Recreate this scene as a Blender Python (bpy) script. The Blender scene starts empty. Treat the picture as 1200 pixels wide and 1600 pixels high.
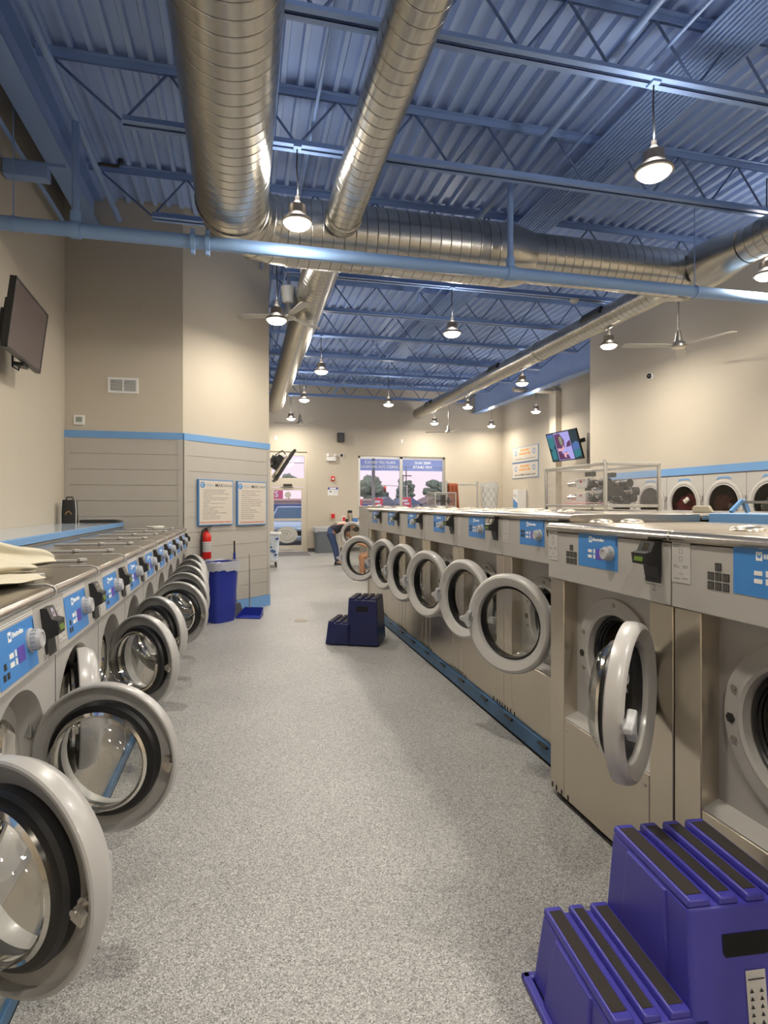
import bpy, math, random
from mathutils import Vector, Matrix, noise
rnd = random.Random(7)
SC = bpy.context.scene
COL = SC.collection
PI = math.pi
def R(a): return math.radians(a)

# ------------------------------------------------------------------ mesh helper
class MB:
    def __init__(s): s.v = []; s.f = []; s.mi = []; s.cur = 0
    def slot(s, i): s.cur = i; return s
    def add(s, vs, fs):
        b = len(s.v); s.v += [tuple(p) for p in vs]
        for f in fs: s.f.append(tuple(b+i for i in f)); s.mi.append(s.cur)
        return s
    def box(s, x0, x1, y0, y1, z0, z1):
        vs = [(x, y, z) for x in (x0, x1) for y in (y0, y1) for z in (z0, z1)]
        return s.add(vs, [(0,1,3,2), (4,6,7,5), (0,4,5,1), (2,3,7,6), (0,2,6,4), (1,5,7,3)])
    def rbox(s, c, ax, ay, az):
        """box from a centre and three half-axis vectors"""
        c = Vector(c); ax = Vector(ax); ay = Vector(ay); az = Vector(az)
        vs = [c+ax*i+ay*j+az*k for i in (-1,1) for j in (-1,1) for k in (-1,1)]
        return s.add(vs, [(0,1,3,2), (4,6,7,5), (0,4,5,1), (2,3,7,6), (0,2,6,4), (1,5,7,3)])
    def frame(s, d):
        d = Vector(d).normalized()
        a = Vector((0,0,1)) if abs(d.z) < .9 else Vector((0,1,0))
        u = d.cross(a).normalized(); return u, d.cross(u).normalized(), d
    def cyl(s, p0, p1, r0, r1=None, n=16, caps=True):
        r1 = r0 if r1 is None else r1
        p0 = Vector(p0); p1 = Vector(p1); u, w, d = s.frame(p1-p0)
        vs = []
        for p, r in ((p0, r0), (p1, r1)):
            for i in range(n):
                a = 2*PI*i/n; vs.append(p+u*math.cos(a)*r+w*math.sin(a)*r)
        fs = [(i, (i+1) % n, n+(i+1) % n, n+i) for i in range(n)]
        if caps: fs += [tuple(range(n))[::-1], tuple(range(n, 2*n))]
        return s.add(vs, fs)
    def tube(s, pts, r, n=8, caps=True):
        pts = [Vector(p) for p in pts]; rings = []
        u = None
        for i, p in enumerate(pts):
            d = (pts[min(i+1, len(pts)-1)]-pts[max(i-1, 0)]).normalized()
            if u is None: u, w, _ = s.frame(d)
            else:
                u = (u-d*u.dot(d)).normalized(); w = d.cross(u)
            rr = r[i] if isinstance(r, (list, tuple)) else r
            rings.append([p+u*math.cos(2*PI*k/n)*rr+w*math.sin(2*PI*k/n)*rr for k in range(n)])
        vs = [q for g in rings for q in g]; fs = []
        for i in range(len(pts)-1):
            for k in range(n):
                fs.append((i*n+k, i*n+(k+1) % n, (i+1)*n+(k+1) % n, (i+1)*n+k))
        if caps: fs += [tuple(range(n))[::-1], tuple(range(len(vs)-n, len(vs)))]
        return s.add(vs, fs)
    def lathe(s, prof, o=(0,0,0), axis=(0,0,1), n=32, closed=False):
        """prof: list of (radius, height along axis)"""
        o = Vector(o); u, w, d = s.frame(axis); vs = []; fs = []
        for r, h in prof:
            for k in range(n):
                a = 2*PI*k/n; vs.append(o+d*h+u*math.cos(a)*r+w*math.sin(a)*r)
        m = len(prof)
        for i in range(m if closed else m-1):
            j = (i+1) % m
            for k in range(n):
                fs.append((i*n+k, i*n+(k+1) % n, j*n+(k+1) % n, j*n+k))
        return s.add(vs, fs)
    def disc(s, o, axis, r, n=32):
        o = Vector(o); u, w, d = s.frame(axis)
        return s.add([o+u*math.cos(2*PI*k/n)*r+w*math.sin(2*PI*k/n)*r for k in range(n)], [tuple(range(n))])
    def prism(s, poly, o, eu, ev, depth):
        """2-D polygon in the eu/ev plane at o, pushed along the vector depth"""
        o = Vector(o); eu = Vector(eu); ev = Vector(ev); dp = Vector(depth); n = len(poly)
        a = [o+eu*p[0]+ev*p[1] for p in poly]
        fs = [tuple(range(n))[::-1], tuple(range(n, 2*n))]+[(i, (i+1) % n, n+(i+1) % n, n+i) for i in range(n)]
        return s.add(a+[p+dp for p in a], fs)
    def holed(s, y0, y1, z0, z1, cy, cz, r, x, n=48):
        """plane at x with a round hole"""
        vs = []; fs = []
        def edge(a):
            dy, dz = math.cos(a), math.sin(a)
            t = 1e9
            if dy > 1e-9: t = min(t, (y1-cy)/dy)
            if dy < -1e-9: t = min(t, (y0-cy)/dy)
            if dz > 1e-9: t = min(t, (z1-cz)/dz)
            if dz < -1e-9: t = min(t, (z0-cz)/dz)
            return (x, cy+dy*t, cz+dz*t)
        angs = [2*PI*k/n for k in range(n)]
        angs += [math.atan2(zz-cz, yy-cy) % (2*PI) for yy in (y0, y1) for zz in (z0, z1)]
        angs = sorted(angs); m = len(angs)
        for a in angs: vs += [(x, cy+r*math.cos(a), cz+r*math.sin(a)), edge(a)]
        for k in range(m):
            j = (k+1) % m; fs.append((2*k, 2*k+1, 2*j+1, 2*j))
        return s.add(vs, fs)
    def grid(s, fn, nu, nv, cu=False, cv=False):
        vs = [fn(i/(nu if cu else nu-1), j/(nv if cv else nv-1)) for i in range(nu) for j in range(nv)]
        fs = []
        for i in range(nu if cu else nu-1):
            for j in range(nv if cv else nv-1):
                a, b = (i+1) % nu, (j+1) % nv
                fs.append((i*nv+j, a*nv+j, a*nv+b, i*nv+b))
        return s.add(vs, fs)
    def mesh(s, name, mats, smooth=35):
        me = bpy.data.meshes.new(name)
        me.from_pydata(s.v, [], s.f); me.validate()
        for m in (mats if isinstance(mats, (list, tuple)) else [mats]): me.materials.append(m)
        if len(me.polygons) == len(s.mi): me.polygons.foreach_set('material_index', s.mi)
        import bmesh
        bm = bmesh.new(); bm.from_mesh(me); bmesh.ops.recalc_face_normals(bm, faces=bm.faces); bm.to_mesh(me); bm.free()
        if smooth:
            me.polygons.foreach_set('use_smooth', [True]*len(me.polygons))
            me.set_sharp_from_angle(angle=R(smooth))
        me.update(); return me
    def build(s, name, mats, parent=None, bevel=0, smooth=35, seg=2, subsurf=0):
        o = bpy.data.objects.new(name, s.mesh(name, mats, smooth)); COL.objects.link(o)
        if parent: o.parent = parent
        if bevel:
            b = o.modifiers.new('bevel', 'BEVEL'); b.width = bevel; b.segments = seg; b.limit_method = 'ANGLE'; b.angle_limit = R(40)
        if subsurf:
            b = o.modifiers.new('sub', 'SUBSURF'); b.levels = subsurf; b.render_levels = subsurf
        return o

def tag(o, label=None, cat=None, group=None, kind=None):
    if label: o['label'] = label
    if cat: o['category'] = cat
    if group: o['group'] = group
    if kind: o['kind'] = kind
    return o
def thing(name, label, cat, loc=(0,0,0), rz=0, group=None):
    o = bpy.data.objects.new(name, None); COL.objects.link(o); o.empty_display_size = .1
    o.location = loc; o.rotation_euler = (0, 0, rz)
    return tag(o, label, cat, group)
def copy_tree(o, parent=None):
    c = o.copy(); COL.objects.link(c)
    if parent: c.parent = parent
    for ch in [x for x in o.children]: copy_tree(ch, c)
    return c
def child(o, stem):
    for ch in o.children:
        if ch.name.split('.')[0] == stem: return ch
def structure(mb, name, m, **k): return tag(mb.build(name, m, **k), kind='structure')

_txt = {}
def text(s, size, m, parent, loc, right, up, name='lettering', align='CENTER', mirror=False, ext=.0008, bold=0):
    """raised lettering as a mesh; right/up span the plane that carries it"""
    cu = bpy.data.curves.new('t', 'FONT'); cu.body = s; cu.size = size; cu.extrude = ext
    cu.align_x = align; cu.align_y = 'CENTER'; cu.resolution_u = 2; cu.offset = bold
    cu.fill_mode = 'FRONT' if ext == 0 else 'BOTH'
    ob = bpy.data.objects.new('t', cu); COL.objects.link(ob)
    dg = bpy.context.evaluated_depsgraph_get()
    me = bpy.data.meshes.new_from_object(ob.evaluated_get(dg)); bpy.data.objects.remove(ob); bpy.data.curves.remove(cu)
    r = Vector(right).normalized(); u = Vector(up).normalized(); n = r.cross(u)
    if mirror: r = -r
    mt = Matrix(((r.x, u.x, n.x, loc[0]), (r.y, u.y, n.y, loc[1]), (r.z, u.z, n.z, loc[2]), (0,0,0,1)))
    me.transform(mt); me.materials.clear(); me.materials.append(m)
    if mirror: me.flip_normals()
    o = bpy.data.objects.new(name, me); COL.objects.link(o); o.parent = parent
    return o
def texts(lines, m, parent, name='lettering'):
    """several lines of lettering joined into one mesh (text, size, loc, right, up, align)"""
    obs = [text(s, sz, m, None, loc, r, u, 'tmp', al, mir, .0006, bo) for s, sz, loc, r, u, al, mir, bo in lines]
    vs = []; fs = []
    for o in obs:
        b = len(vs); vs += [tuple(v.co) for v in o.data.vertices]; fs += [tuple(b+i for i in p.vertices) for p in o.data.polygons]
        me = o.data; bpy.data.objects.remove(o); bpy.data.meshes.remove(me)
    mb = MB(); mb.add(vs, fs)
    me = bpy.data.meshes.new(name); me.from_pydata(vs, [], fs); me.materials.append(m)
    o = bpy.data.objects.new(name, me); COL.objects.link(o); o.parent = parent
    return o

# ------------------------------------------------------------------ materials
def mat(name, col, rough=.5, metal=0., var=0., scale=8., bump=0., bscale=60., stretch=None, coat=0., sheen=0.):
    m = bpy.data.materials.new(name); m.use_nodes = True; nt = m.node_tree; N = nt.nodes; L = nt.links
    p = N['Principled BSDF']; p.inputs['Roughness'].default_value = rough; p.inputs['Metallic'].default_value = metal
    p.inputs['Coat Weight'].default_value = coat; p.inputs['Sheen Weight'].default_value = sheen
    tc = N.new('ShaderNodeTexCoord'); src = tc.outputs['Object']
    if stretch:
        mp = N.new('ShaderNodeMapping'); mp.inputs['Scale'].default_value = stretch; L.new(src, mp.inputs['Vector']); src = mp.outputs['Vector']
    nz = N.new('ShaderNodeTexNoise'); nz.inputs['Scale'].default_value = scale; nz.inputs['Detail'].default_value = 5; L.new(src, nz.inputs['Vector'])
    mx = N.new('ShaderNodeMix'); mx.data_type = 'RGBA'
    mx.inputs['A'].default_value = (*[c*(1-var) for c in col], 1); mx.inputs['B'].default_value = (*[min(1, c*(1+var)) for c in col], 1)
    L.new(nz.outputs['Fac'], mx.inputs['Factor']); L.new(mx.outputs['Result'], p.inputs['Base Color'])
    if bump:
        b2 = N.new('ShaderNodeTexNoise'); b2.inputs['Scale'].default_value = bscale; b2.inputs['Detail'].default_value = 3; L.new(src, b2.inputs['Vector'])
        bp = N.new('ShaderNodeBump'); bp.inputs['Strength'].default_value = bump; bp.inputs['Distance'].default_value = .01
        L.new(b2.outputs['Fac'], bp.inputs['Height']); L.new(bp.outputs['Normal'], p.inputs['Normal'])
    return m
def emit(name, col, k):
    m = bpy.data.materials.new(name); m.use_nodes = True; nt = m.node_tree
    p = nt.nodes['Principled BSDF']; p.inputs['Base Color'].default_value = (*[c*.5 for c in col], 1)
    p.inputs['Emission Color'].default_value = (*col, 1); p.inputs['Emission Strength'].default_value = k
    return m
def thin_glass(name, tint=(.95,.97,.96), refl=.12, rough=.02, body=0., top=.8):
    """thin clear sheet: mostly see-through, mirror-like at a glance"""
    m = bpy.data.materials.new(name); m.use_nodes = True; nt = m.node_tree; N = nt.nodes; L = nt.links
    N.remove(N['Principled BSDF']); out = N['Material Output']
    tr = N.new('ShaderNodeBsdfTransparent'); tr.inputs['Color'].default_value = (*tint, 1)
    gl = N.new('ShaderNodeBsdfGlossy'); gl.inputs['Roughness'].default_value = rough
    lw = N.new('ShaderNodeLayerWeight'); lw.inputs['Blend'].default_value = .5
    pw = N.new('ShaderNodeMath'); pw.operation = 'POWER'; pw.inputs[1].default_value = 4.; L.new(lw.outputs['Facing'], pw.inputs[0])
    mr = N.new('ShaderNodeMapRange'); mr.inputs['To Min'].default_value = refl; mr.inputs['To Max'].default_value = top
    L.new(pw.outputs[0], mr.inputs['Value'])
    mx = N.new('ShaderNodeMixShader'); L.new(mr.outputs['Result'], mx.inputs['Fac']); L.new(tr.outputs[0], mx.inputs[1]); L.new(gl.outputs[0], mx.inputs[2])
    last = mx
    if body:
        df = N.new('ShaderNodeBsdfDiffuse'); df.inputs['Color'].default_value = (*tint, 1)
        m2 = N.new('ShaderNodeMixShader'); m2.inputs['Fac'].default_value = body; L.new(mx.outputs[0], m2.inputs[1]); L.new(df.outputs[0], m2.inputs[2]); last = m2
    L.new(last.outputs[0], out.inputs['Surface']); return m

def floor_mat():
    m = bpy.data.materials.new('speckled epoxy floor'); m.use_nodes = True; nt = m.node_tree; N = nt.nodes; L = nt.links
    p = N['Principled BSDF']; p.inputs['Roughness'].default_value = .42; p.inputs['Specular IOR Level'].default_value = .4
    tc = N.new('ShaderNodeTexCoord')
    vo = N.new('ShaderNodeTexVoronoi'); vo.inputs['Scale'].default_value = 250; L.new(tc.outputs['Object'], vo.inputs['Vector'])
    sp = N.new('ShaderNodeSeparateColor'); L.new(vo.outputs['Color'], sp.inputs[0])
    cr = N.new('ShaderNodeValToRGB'); cr.color_ramp.interpolation = 'CONSTANT'
    e = cr.color_ramp.elements; e[0].position = 0; e[0].color = (.15,.147,.14,1); e[1].position = .14; e[1].color = (.26,.255,.245,1)
    for pos, c in ((.36,(.34,.335,.32)), (.62,(.42,.41,.395)), (.84,(.56,.55,.53))):
        x = e.new(pos); x.color = (*c, 1)
    L.new(sp.outputs[0], cr.inputs[0])
    nz = N.new('ShaderNodeTexNoise'); nz.inputs['Scale'].default_value = .9; nz.inputs['Detail'].default_value = 4; L.new(tc.outputs['Object'], nz.inputs['Vector'])
    r2 = N.new('ShaderNodeMapRange'); r2.inputs['From Min'].default_value = .3; r2.inputs['From Max'].default_value = .7; r2.inputs['To Min'].default_value = .88; r2.inputs['To Max'].default_value = 1.1
    L.new(nz.outputs['Fac'], r2.inputs['Value'])
    mu = N.new('ShaderNodeMix'); mu.data_type = 'RGBA'; mu.blend_type = 'MULTIPLY'; mu.inputs['Factor'].default_value = 1
    L.new(cr.outputs[0], mu.inputs['A']); L.new(r2.outputs['Result'], mu.inputs['B']); L.new(mu.outputs['Result'], p.inputs['Base Color'])
    bp = N.new('ShaderNodeBump'); bp.inputs['Strength'].default_value = .25; bp.inputs['Distance'].default_value = .004
    L.new(vo.outputs['Distance'], bp.inputs['Height']); L.new(bp.outputs['Normal'], p.inputs['Normal'])
    return m

WALL = mat('cream wall paint', (.56,.50,.405), .75, var=.02, bump=.03, bscale=120)
SHIP = mat('greige shiplap paint', (.47,.44,.395), .5, var=.03)
BTRIM = mat('blue trim paint', (.17,.36,.66), .4, var=.03)
DECK = mat('blue deck paint', (.37,.50,.80), .45, var=.08, scale=3)
STEELB = mat('blue steel paint', (.27,.40,.70), .42, var=.05, scale=4)
RODB = mat('dark blue web paint', (.10,.16,.33), .5, var=.05)
PIPEB = mat('blue pipe paint', (.28,.45,.76), .35, var=.04)
FLOOR = floor_mat()
GALV = mat('galvanized spiral duct', (.52,.50,.45), .27, .96, var=.14, scale=4, bump=.015, bscale=18)
SEAM = mat('duct lock seam', (.07,.065,.06), .6, .3)  # dark colour holds both the seam's grime and the groove's shade
STAIN = mat('brushed stainless', (.64,.57,.465), .29, .95, var=.05, scale=3, bump=.012, bscale=90, stretch=(1,1,.04))
TOPS = mat('stainless top', (.56,.51,.44), .22, .95, var=.05, scale=4, bump=.012, bscale=60)
CHROME = mat('polished steel', (.72,.69,.64), .09, 1., var=.03)
DRUM = mat('drum steel', (.46,.43,.39), .25, 1., var=.08)
PANEL = mat('silver panel', (.45,.435,.41), .42, .15, var=.02)
FRONT = mat('grey powder coat', (.43,.415,.395), .38, .1, var=.03)
RIM = mat('light grey door plastic', (.51,.495,.475), .28, var=.02, coat=.3)
RIMD = mat('grey door plastic', (.42,.41,.395), .3, var=.03, coat=.2)
KNOB = mat('pale grey plastic', (.44,.445,.455), .35, var=.02)
RUB = mat('black rubber', (.012,.012,.013), .35, var=.1)
BLACK = mat('black plastic', (.018,.018,.019), .38, var=.1)
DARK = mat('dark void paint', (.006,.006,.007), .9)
DECAL = mat('blue decal', (.055,.235,.60), .35, var=.02)
WHITE = mat('white plastic', (.80,.79,.77), .45, var=.02)
INKB = mat('black ink', (.02,.02,.022), .6)
INKG = mat('grey ink', (.25,.25,.26), .6)
INKR = mat('red ink', (.6,.05,.03), .6)
INKO = mat('orange ink', (.78,.36,.10), .6)
INKW = mat('white ink', (.85,.86,.88), .6)
LABELC = mat('printed panel label', (.50,.485,.46), .45, var=.02)
PAPER = mat('label paper', (.60,.585,.565), .5, var=.02)
SCREEN = emit('violet display', (.12,.07,.42), .35)
LCD = emit('green display', (.14,.24,.02), .2)
PLINTH = mat('dark blue plinth paint', (.035,.115,.235), .4, var=.12, scale=5)
GLASS = thin_glass('door glass', (.86,.86,.83), .10)
PANE = thin_glass('window glass', (.96,.98,.98), .03)
ACRYL = thin_glass('acrylic', (.98,.975,.975), .04, body=.03, top=.5)
ALU = mat('aluminium', (.62,.62,.60), .35, .85, var=.03)
FRAMEC = mat('door frame paint', (.62,.56,.46), .4, var=.02)
LENS = emit('lamp lens', (1., .88, .70), 20)
STOOL = mat('violet blue plastic', (.058,.052,.37), .36, var=.08, scale=6, bump=.05, bscale=220)
NAVY = mat('navy plastic', (.010,.014,.075), .36, var=.1, bump=.04, bscale=220)
GRIT = mat('black grit tape', (.035,.028,.025), .9, var=.5, scale=300, bump=.4, bscale=500)
BINB = mat('royal blue bin plastic', (.015,.03,.28), .4, var=.05)
RED = mat('red enamel', (.60,.02,.015), .3, var=.05)
SKIN = mat('skin', (.55,.27,.14), .5, var=.06, scale=20)
JEAN = mat('denim', (.05,.085,.19), .8, var=.25, scale=30)
SHIRT = mat('charcoal knit', (.035,.03,.045), .85, var=.2, scale=30)
HAIR = mat('dark hair', (.02,.014,.01), .6)
CREAM = mat('cream cotton', (.62,.57,.44), .85, var=.06, scale=10, sheen=.2)

# ------------------------------------------------------------------ camera and sky
cam = bpy.data.cameras.new('camera'); co = bpy.data.objects.new('camera', cam); COL.objects.link(co)
YAW = math.atan2(222, 920)
co.location = (0, 0, 1.5); co.rotation_euler = (PI/2, 0, -YAW)
cam.sensor_fit = 'HORIZONTAL'; cam.sensor_width = 36; cam.lens = 36*920/1200; cam.shift_y = -13/1200; cam.clip_start = .02; cam.clip_end = 600
SC.camera = co
w = bpy.data.worlds.new('dusk sky'); SC.world = w; w.use_nodes = True
nt = w.node_tree; bg = nt.nodes['Background']
tc = nt.nodes.new('ShaderNodeTexCoord'); sx = nt.nodes.new('ShaderNodeSeparateXYZ'); nt.links.new(tc.outputs['Generated'], sx.inputs[0])
cr = nt.nodes.new('ShaderNodeValToRGB'); e = cr.color_ramp.elements
e[0].position = .0; e[0].color = (1.,.76,.86,1); e[1].position = .25; e[1].color = (.90,.86,1.,1)
nt.links.new(sx.outputs['Z'], cr.inputs[0]); nt.links.new(cr.outputs[0], bg.inputs['Color']); bg.inputs['Strength'].default_value = 1.35

# ------------------------------------------------------------------ room shell
ZC = 5.2
structure(MB().box(-2.4, 9, -4.2, 18.6, -.2, 0), 'floor', FLOOR, smooth=0)
structure(MB().box(-2.25, -2.07, -4, 7.78, 0, 5.4), 'wall_left', WALL, smooth=0)
structure(MB().box(-2.25, -.72, 7.78, 7.93, 0, 5.4), 'wall_left_return', WALL, smooth=0)
structure(MB().prism([(-.72,7.78), (.39,8.89), (.39,9.1), (.24,9.1), (.24,8.95), (-.8,7.93)], (0,0,0), (1,0,0), (0,1,0), (0,0,5.4)), 'wall_angled', WALL, smooth=0)
structure(MB().box(.24, .39, 9.1, 12.0, 0, 5.4), 'wall_passage', WALL, smooth=0)
structure(MB().box(-2.25, .39, 12.0, 12.15, 0, 5.4), 'wall_inner', WALL, smooth=0)
structure(MB().box(-2.25, -2.07, 12.15, 18.65, 0, 5.4), 'wall_left_far', WALL, smooth=0)
b = MB(); YB = 18.45
b.box(-2.07, .82, YB, YB+.2, 0, 5.4).box(.82, 1.98, YB, YB+.2, 3.12, 5.4).box(1.98, 3.61, YB, YB+.2, 0, 5.4)
b.box(3.61, 6.54, YB, YB+.2, 3.03, 5.4).box(3.61, 6.54, YB, YB+.2, 0, 1.0).box(6.54, 8.75, YB, YB+.2, 0, 5.4)
structure(b, 'wall_back', WALL, smooth=0)
structure(MB().box(7.0, 7.15, -4, 10.84, 2.085, 5.4).box(7.0, 7.15, -4, 5.0, 0, 2.085).box(7.0, 7.15, 10.2, 10.84, 0, 2.085).box(7.8, 7.9, 5.0, 10.2, 0, 2.2), 'wall_right', WALL, smooth=0)
structure(MB().box(6.975, 7.0, 5.0, 10.2, 1.965, 2.085), 'trim_6', BTRIM, smooth=0)
structure(MB().box(7.15, 8.75, 10.7, 10.84, 0, 5.4), 'wall_right_return', WALL, smooth=0)
structure(MB().box(8.58, 8.75, 10.84, 18.45, 0, 5.4), 'wall_right_far', WALL, smooth=0)
structure(MB().box(-2.25, 7.15, -4.15, -4, 0, 5.4), 'wall_behind', WALL, smooth=0)
# fluted steel deck, flutes along the aisle
b = MB(); prof = []; x = -2.25
while x < 8.8:
    prof += [(x, ZC+.045), (x+.085, ZC+.045), (x+.1, ZC), (x+.14, ZC), (x+.152, ZC+.045)]; x += .155
prof = [p for i, p in enumerate(prof) if i == 0 or p[0] > prof[i-1][0]]
n = len(prof); vs = [(p[0], -4.1, p[1]) for p in prof]+[(p[0], 18.65, p[1]) for p in prof]+[(-2.25,-4.1,5.42), (8.8,-4.1,5.42), (8.8,18.65,5.42), (-2.25,18.65,5.42)]
b.add(vs, [(i, i+1, n+i+1, n+i) for i in range(n-1)]+[(2*n, 2*n+1, 2*n+2, 2*n+3)])
structure(b, 'ceiling', DECK, smooth=0)
# shiplap cladding, cap rails and bases on the return and the angled wall
def shiplap(o, ux, uy, ln, nx, ny, z0, z1, name):
    b = MB(); k = int(round((z1-z0)/.192)); h = (z1-z0)/k
    for i in range(k):
        za, zb = z0+i*h+.004, z0+(i+1)*h
        b.rbox((o[0]+ux*ln/2+nx*.009, o[1]+uy*ln/2+ny*.009, (za+zb)/2), (ux*ln/2, uy*ln/2, 0), (nx*.009, ny*.009, 0), (0,0,(zb-za)/2))
    b.rbox((o[0]+ux*ln/2+nx*.003, o[1]+uy*ln/2+ny*.003, (z0+z1)/2), (ux*ln/2, uy*ln/2, 0), (nx*.003, ny*.003, 0), (0,0,(z1-z0)/2))
    for t in (.03, ln-.03):
        b.rbox((o[0]+ux*t+nx*.012, o[1]+uy*t+ny*.012, (z0+z1)/2), (ux*.028, uy*.028, 0), (nx*.012, ny*.012, 0), (0,0,(z1-z0)/2))
    structure(b, name, SHIP, smooth=0)
q = math.sqrt(.5)
shiplap((-2.07,7.78), 1, 0, 1.35, 0, -1, 0, 2.3, 'trim_1')
shiplap((-.72,7.78), q, q, 1.11/q, q, -q, .16, 2.3, 'trim_2')
structure(MB().box(-2.07, -.72, 7.755, 7.78, 2.3, 2.385), 'trim_3', BTRIM, smooth=0)
L45 = 1.11/q
structure(MB().rbox((-.165+q*.0125, 8.335-q*.0125, 2.3425), (q*L45/2, q*L45/2, 0), (q*.0125, -q*.0125, 0), (0,0,.0425)), 'trim_4', BTRIM, smooth=0)
structure(MB().rbox((-.165+q*.013, 8.335-q*.013, .08), (q*L45/2, q*L45/2, 0), (q*.013, -q*.013, 0), (0,0,.08)), 'baseboard_angled', BTRIM, smooth=0)
structure(MB().box(.39, .405, 8.9, 12, 0, .16), 'baseboard_passage', BTRIM, smooth=0)
CHAR = mat('charcoal rubber base', (.09,.085,.08), .6)
structure(MB().box(2.0, 8.58, YB-.012, YB, 0, .11), 'baseboard_back', CHAR, smooth=0)
structure(MB().box(8.565, 8.58, 10.84, YB, 0, .11), 'baseboard_right', CHAR, smooth=0)
structure(MB().box(8.4, 8.58, 14.65, 15.0, 0, 4.62), 'trim_5', WALL, smooth=0)
# window
b = MB()
for x0, x1 in ((3.61,3.68), (5.0,5.09), (6.47,6.54)): b.box(x0, x1, YB+.06, YB+.14, 1.0, 3.03)
b.box(3.61, 6.54, YB+.06, YB+.14, 2.96, 3.03).box(3.61, 6.54, YB+.06, YB+.14, 1.0, 1.06)
wf = structure(b, 'window_1', ALU, smooth=0)
MB().box(3.68, 5.0, YB+.098, YB+.102, 1.06, 2.96).build('pane', PANE, wf, smooth=0)
MB().box(5.09, 6.47, YB+.098, YB+.102, 1.06, 2.96).build('pane', PANE, wf, smooth=0)
FILM = thin_glass('blue window film', (.46,.55,.78), .03, body=.22)
for x0, x1, lines in ((3.68,5.0,('DROP OFF SERVICE','LAVADO POR ENCARGO')), (5.09,6.47,('FREE WI-FI','WIFI GRATIS'))):
    t = tag(MB().box(x0+.01, x1-.01, YB+.088, YB+.094, 2.57, 2.94).build('window_banner', FILM, smooth=0),
        'translucent blue window banner reading '+lines[0].lower()+', seen mirrored from inside', 'banner', 'blue banners across the top of the window')
    texts([(lines[0], .118, ((x0+x1)/2, YB+.084, 2.83), (1,0,0), (0,0,1), 'CENTER', True, 0), (lines[1], .118, ((x0+x1)/2, YB+.084, 2.69), (1,0,0), (0,0,1), 'CENTER', True, 0)], INKW, t)
# entrance door
b = MB()
b.box(.82, .90, YB+.04, YB+.14, 0, 3.12).box(1.90, 1.98, YB+.04, YB+.14, 0, 3.12).box(.9, 1.9, YB+.04, YB+.14, 3.0, 3.12).box(.9, 1.9, YB+.03, YB+.15, 2.02, 2.30)
d = structure(b, 'door_1', FRAMEC, smooth=0)
MB().box(.9, 1.9, YB+.095, YB+.1, 2.3, 3.0).build('transom_pane', PANE, d, smooth=0)
b = MB().box(.9, .96, YB+.05, YB+.1, .02, 2.0).box(1.81, 1.9, YB+.05, YB+.1, .02, 2.0).box(.96, 1.81, YB+.05, YB+.1, 1.92, 2.0).box(.96, 1.81, YB+.05, YB+.1, .02, .2).box(.96, 1.81, YB+.05, YB+.1, .97, 1.04)
leaf = b.build('door_leaf', FRAMEC, d, smooth=0)
MB().box(.96, 1.81, YB+.07, YB+.075, .2, .97).box(.96, 1.81, YB+.07, YB+.075, 1.04, 1.92).build('pane', PANE, leaf, smooth=0)
FROST = mat('frosted film', (.50,.49,.45), .6)
b = MB()
b.add([(1.36+.33*math.cos(a), YB+.066, .53+.26*math.sin(a)) for a in [2*PI*k/40 for k in range(40)]], [tuple(range(40))])
b.add([(1.39+.10*math.cos(a), YB+.066, 1.77+.10*math.sin(a)) for a in [2*PI*k/28 for k in range(28)]], [tuple(range(28))])
b.build('frosted_logo', FROST, leaf)
SWIRL = mat('pale frosted swirl', (.66,.65,.61), .6)
b = MB(); b.tube([(1.33+.012*t*math.cos(t)*1.25, YB+.062, .53+.012*t*math.sin(t)) for t in [k*.35 for k in range(2, 50)]], .012, 6)
b.build('swirl', SWIRL, leaf)
MB().box(1.25, 1.52, YB-.03, YB+.03, 2.05, 2.11).build('door_sensor', BLACK, d, bevel=.005)
MB().box(1.18, 1.55, YB+.03, YB+.05, .06, .12).build('kick_label', PAPER, leaf)
tag(MB().box(.6, 1.95, 17.1, 18.25, 0, .012).build('door_mat', mat('grey entrance mat', (.17,.165,.17), .95, var=.2, scale=80), bevel=.004),
    'grey entrance mat on the floor before the glass door', 'mat')

# ------------------------------------------------------------------ roof steel
ORD = ['nearest', 'second', 'third', 'fourth', 'fifth', 'sixth', 'seventh', 'eighth', 'ninth', 'tenth', 'eleventh', 'twelfth']
JY = [3.84, 5.3, 6.98, 8.2, 9.7, 11.12, 12.72, 14.25, 15.8, 17.4]
def joist(x0, x1, y, label, group, stub=.65):
    t = thing('roof_joist', label, 'joist', (x0, y, 0), 0, group); L = x1-x0
    b = MB()
    for s in (-1, 1): b.box(0, L, s*.012-(.045 if s < 0 else 0), s*.012+(.045 if s > 0 else 0), ZC-.008, ZC-.002).box(0, L, s*.012-(.004 if s < 0 else 0), s*.012+(.004 if s > 0 else 0), ZC-.06, ZC-.002)
    b.build('top_chord', STEELB, t, smooth=0)
    b = MB(); zb = ZC-.52
    for s in (-1, 1): b.box(stub, L-stub, s*.012-(.052 if s < 0 else 0), s*.012+(.052 if s > 0 else 0), zb-.006, zb).box(stub, L-stub, s*.012-(.004 if s < 0 else 0), s*.012+(.004 if s > 0 else 0), zb-.006, zb+.068)
    b.build('bottom_chord', STEELB, t, smooth=0)
    k = max(1, int((L-2*stub)/.72)); st = (L-2*stub)/k; pts = [(.08, 0, ZC-.03)]
    for i in range(k+1):
        pts.append((stub+i*st, 0, zb+.02))
        if i < k: pts.append((stub+(i+.5)*st, 0, ZC-.04))
    pts.append((L-.08, 0, ZC-.03))
    b = MB()
    for p, r in zip(pts, pts[1:]): b.cyl(p, r, .011, n=6)
    b.build('web', RODB, t)
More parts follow.
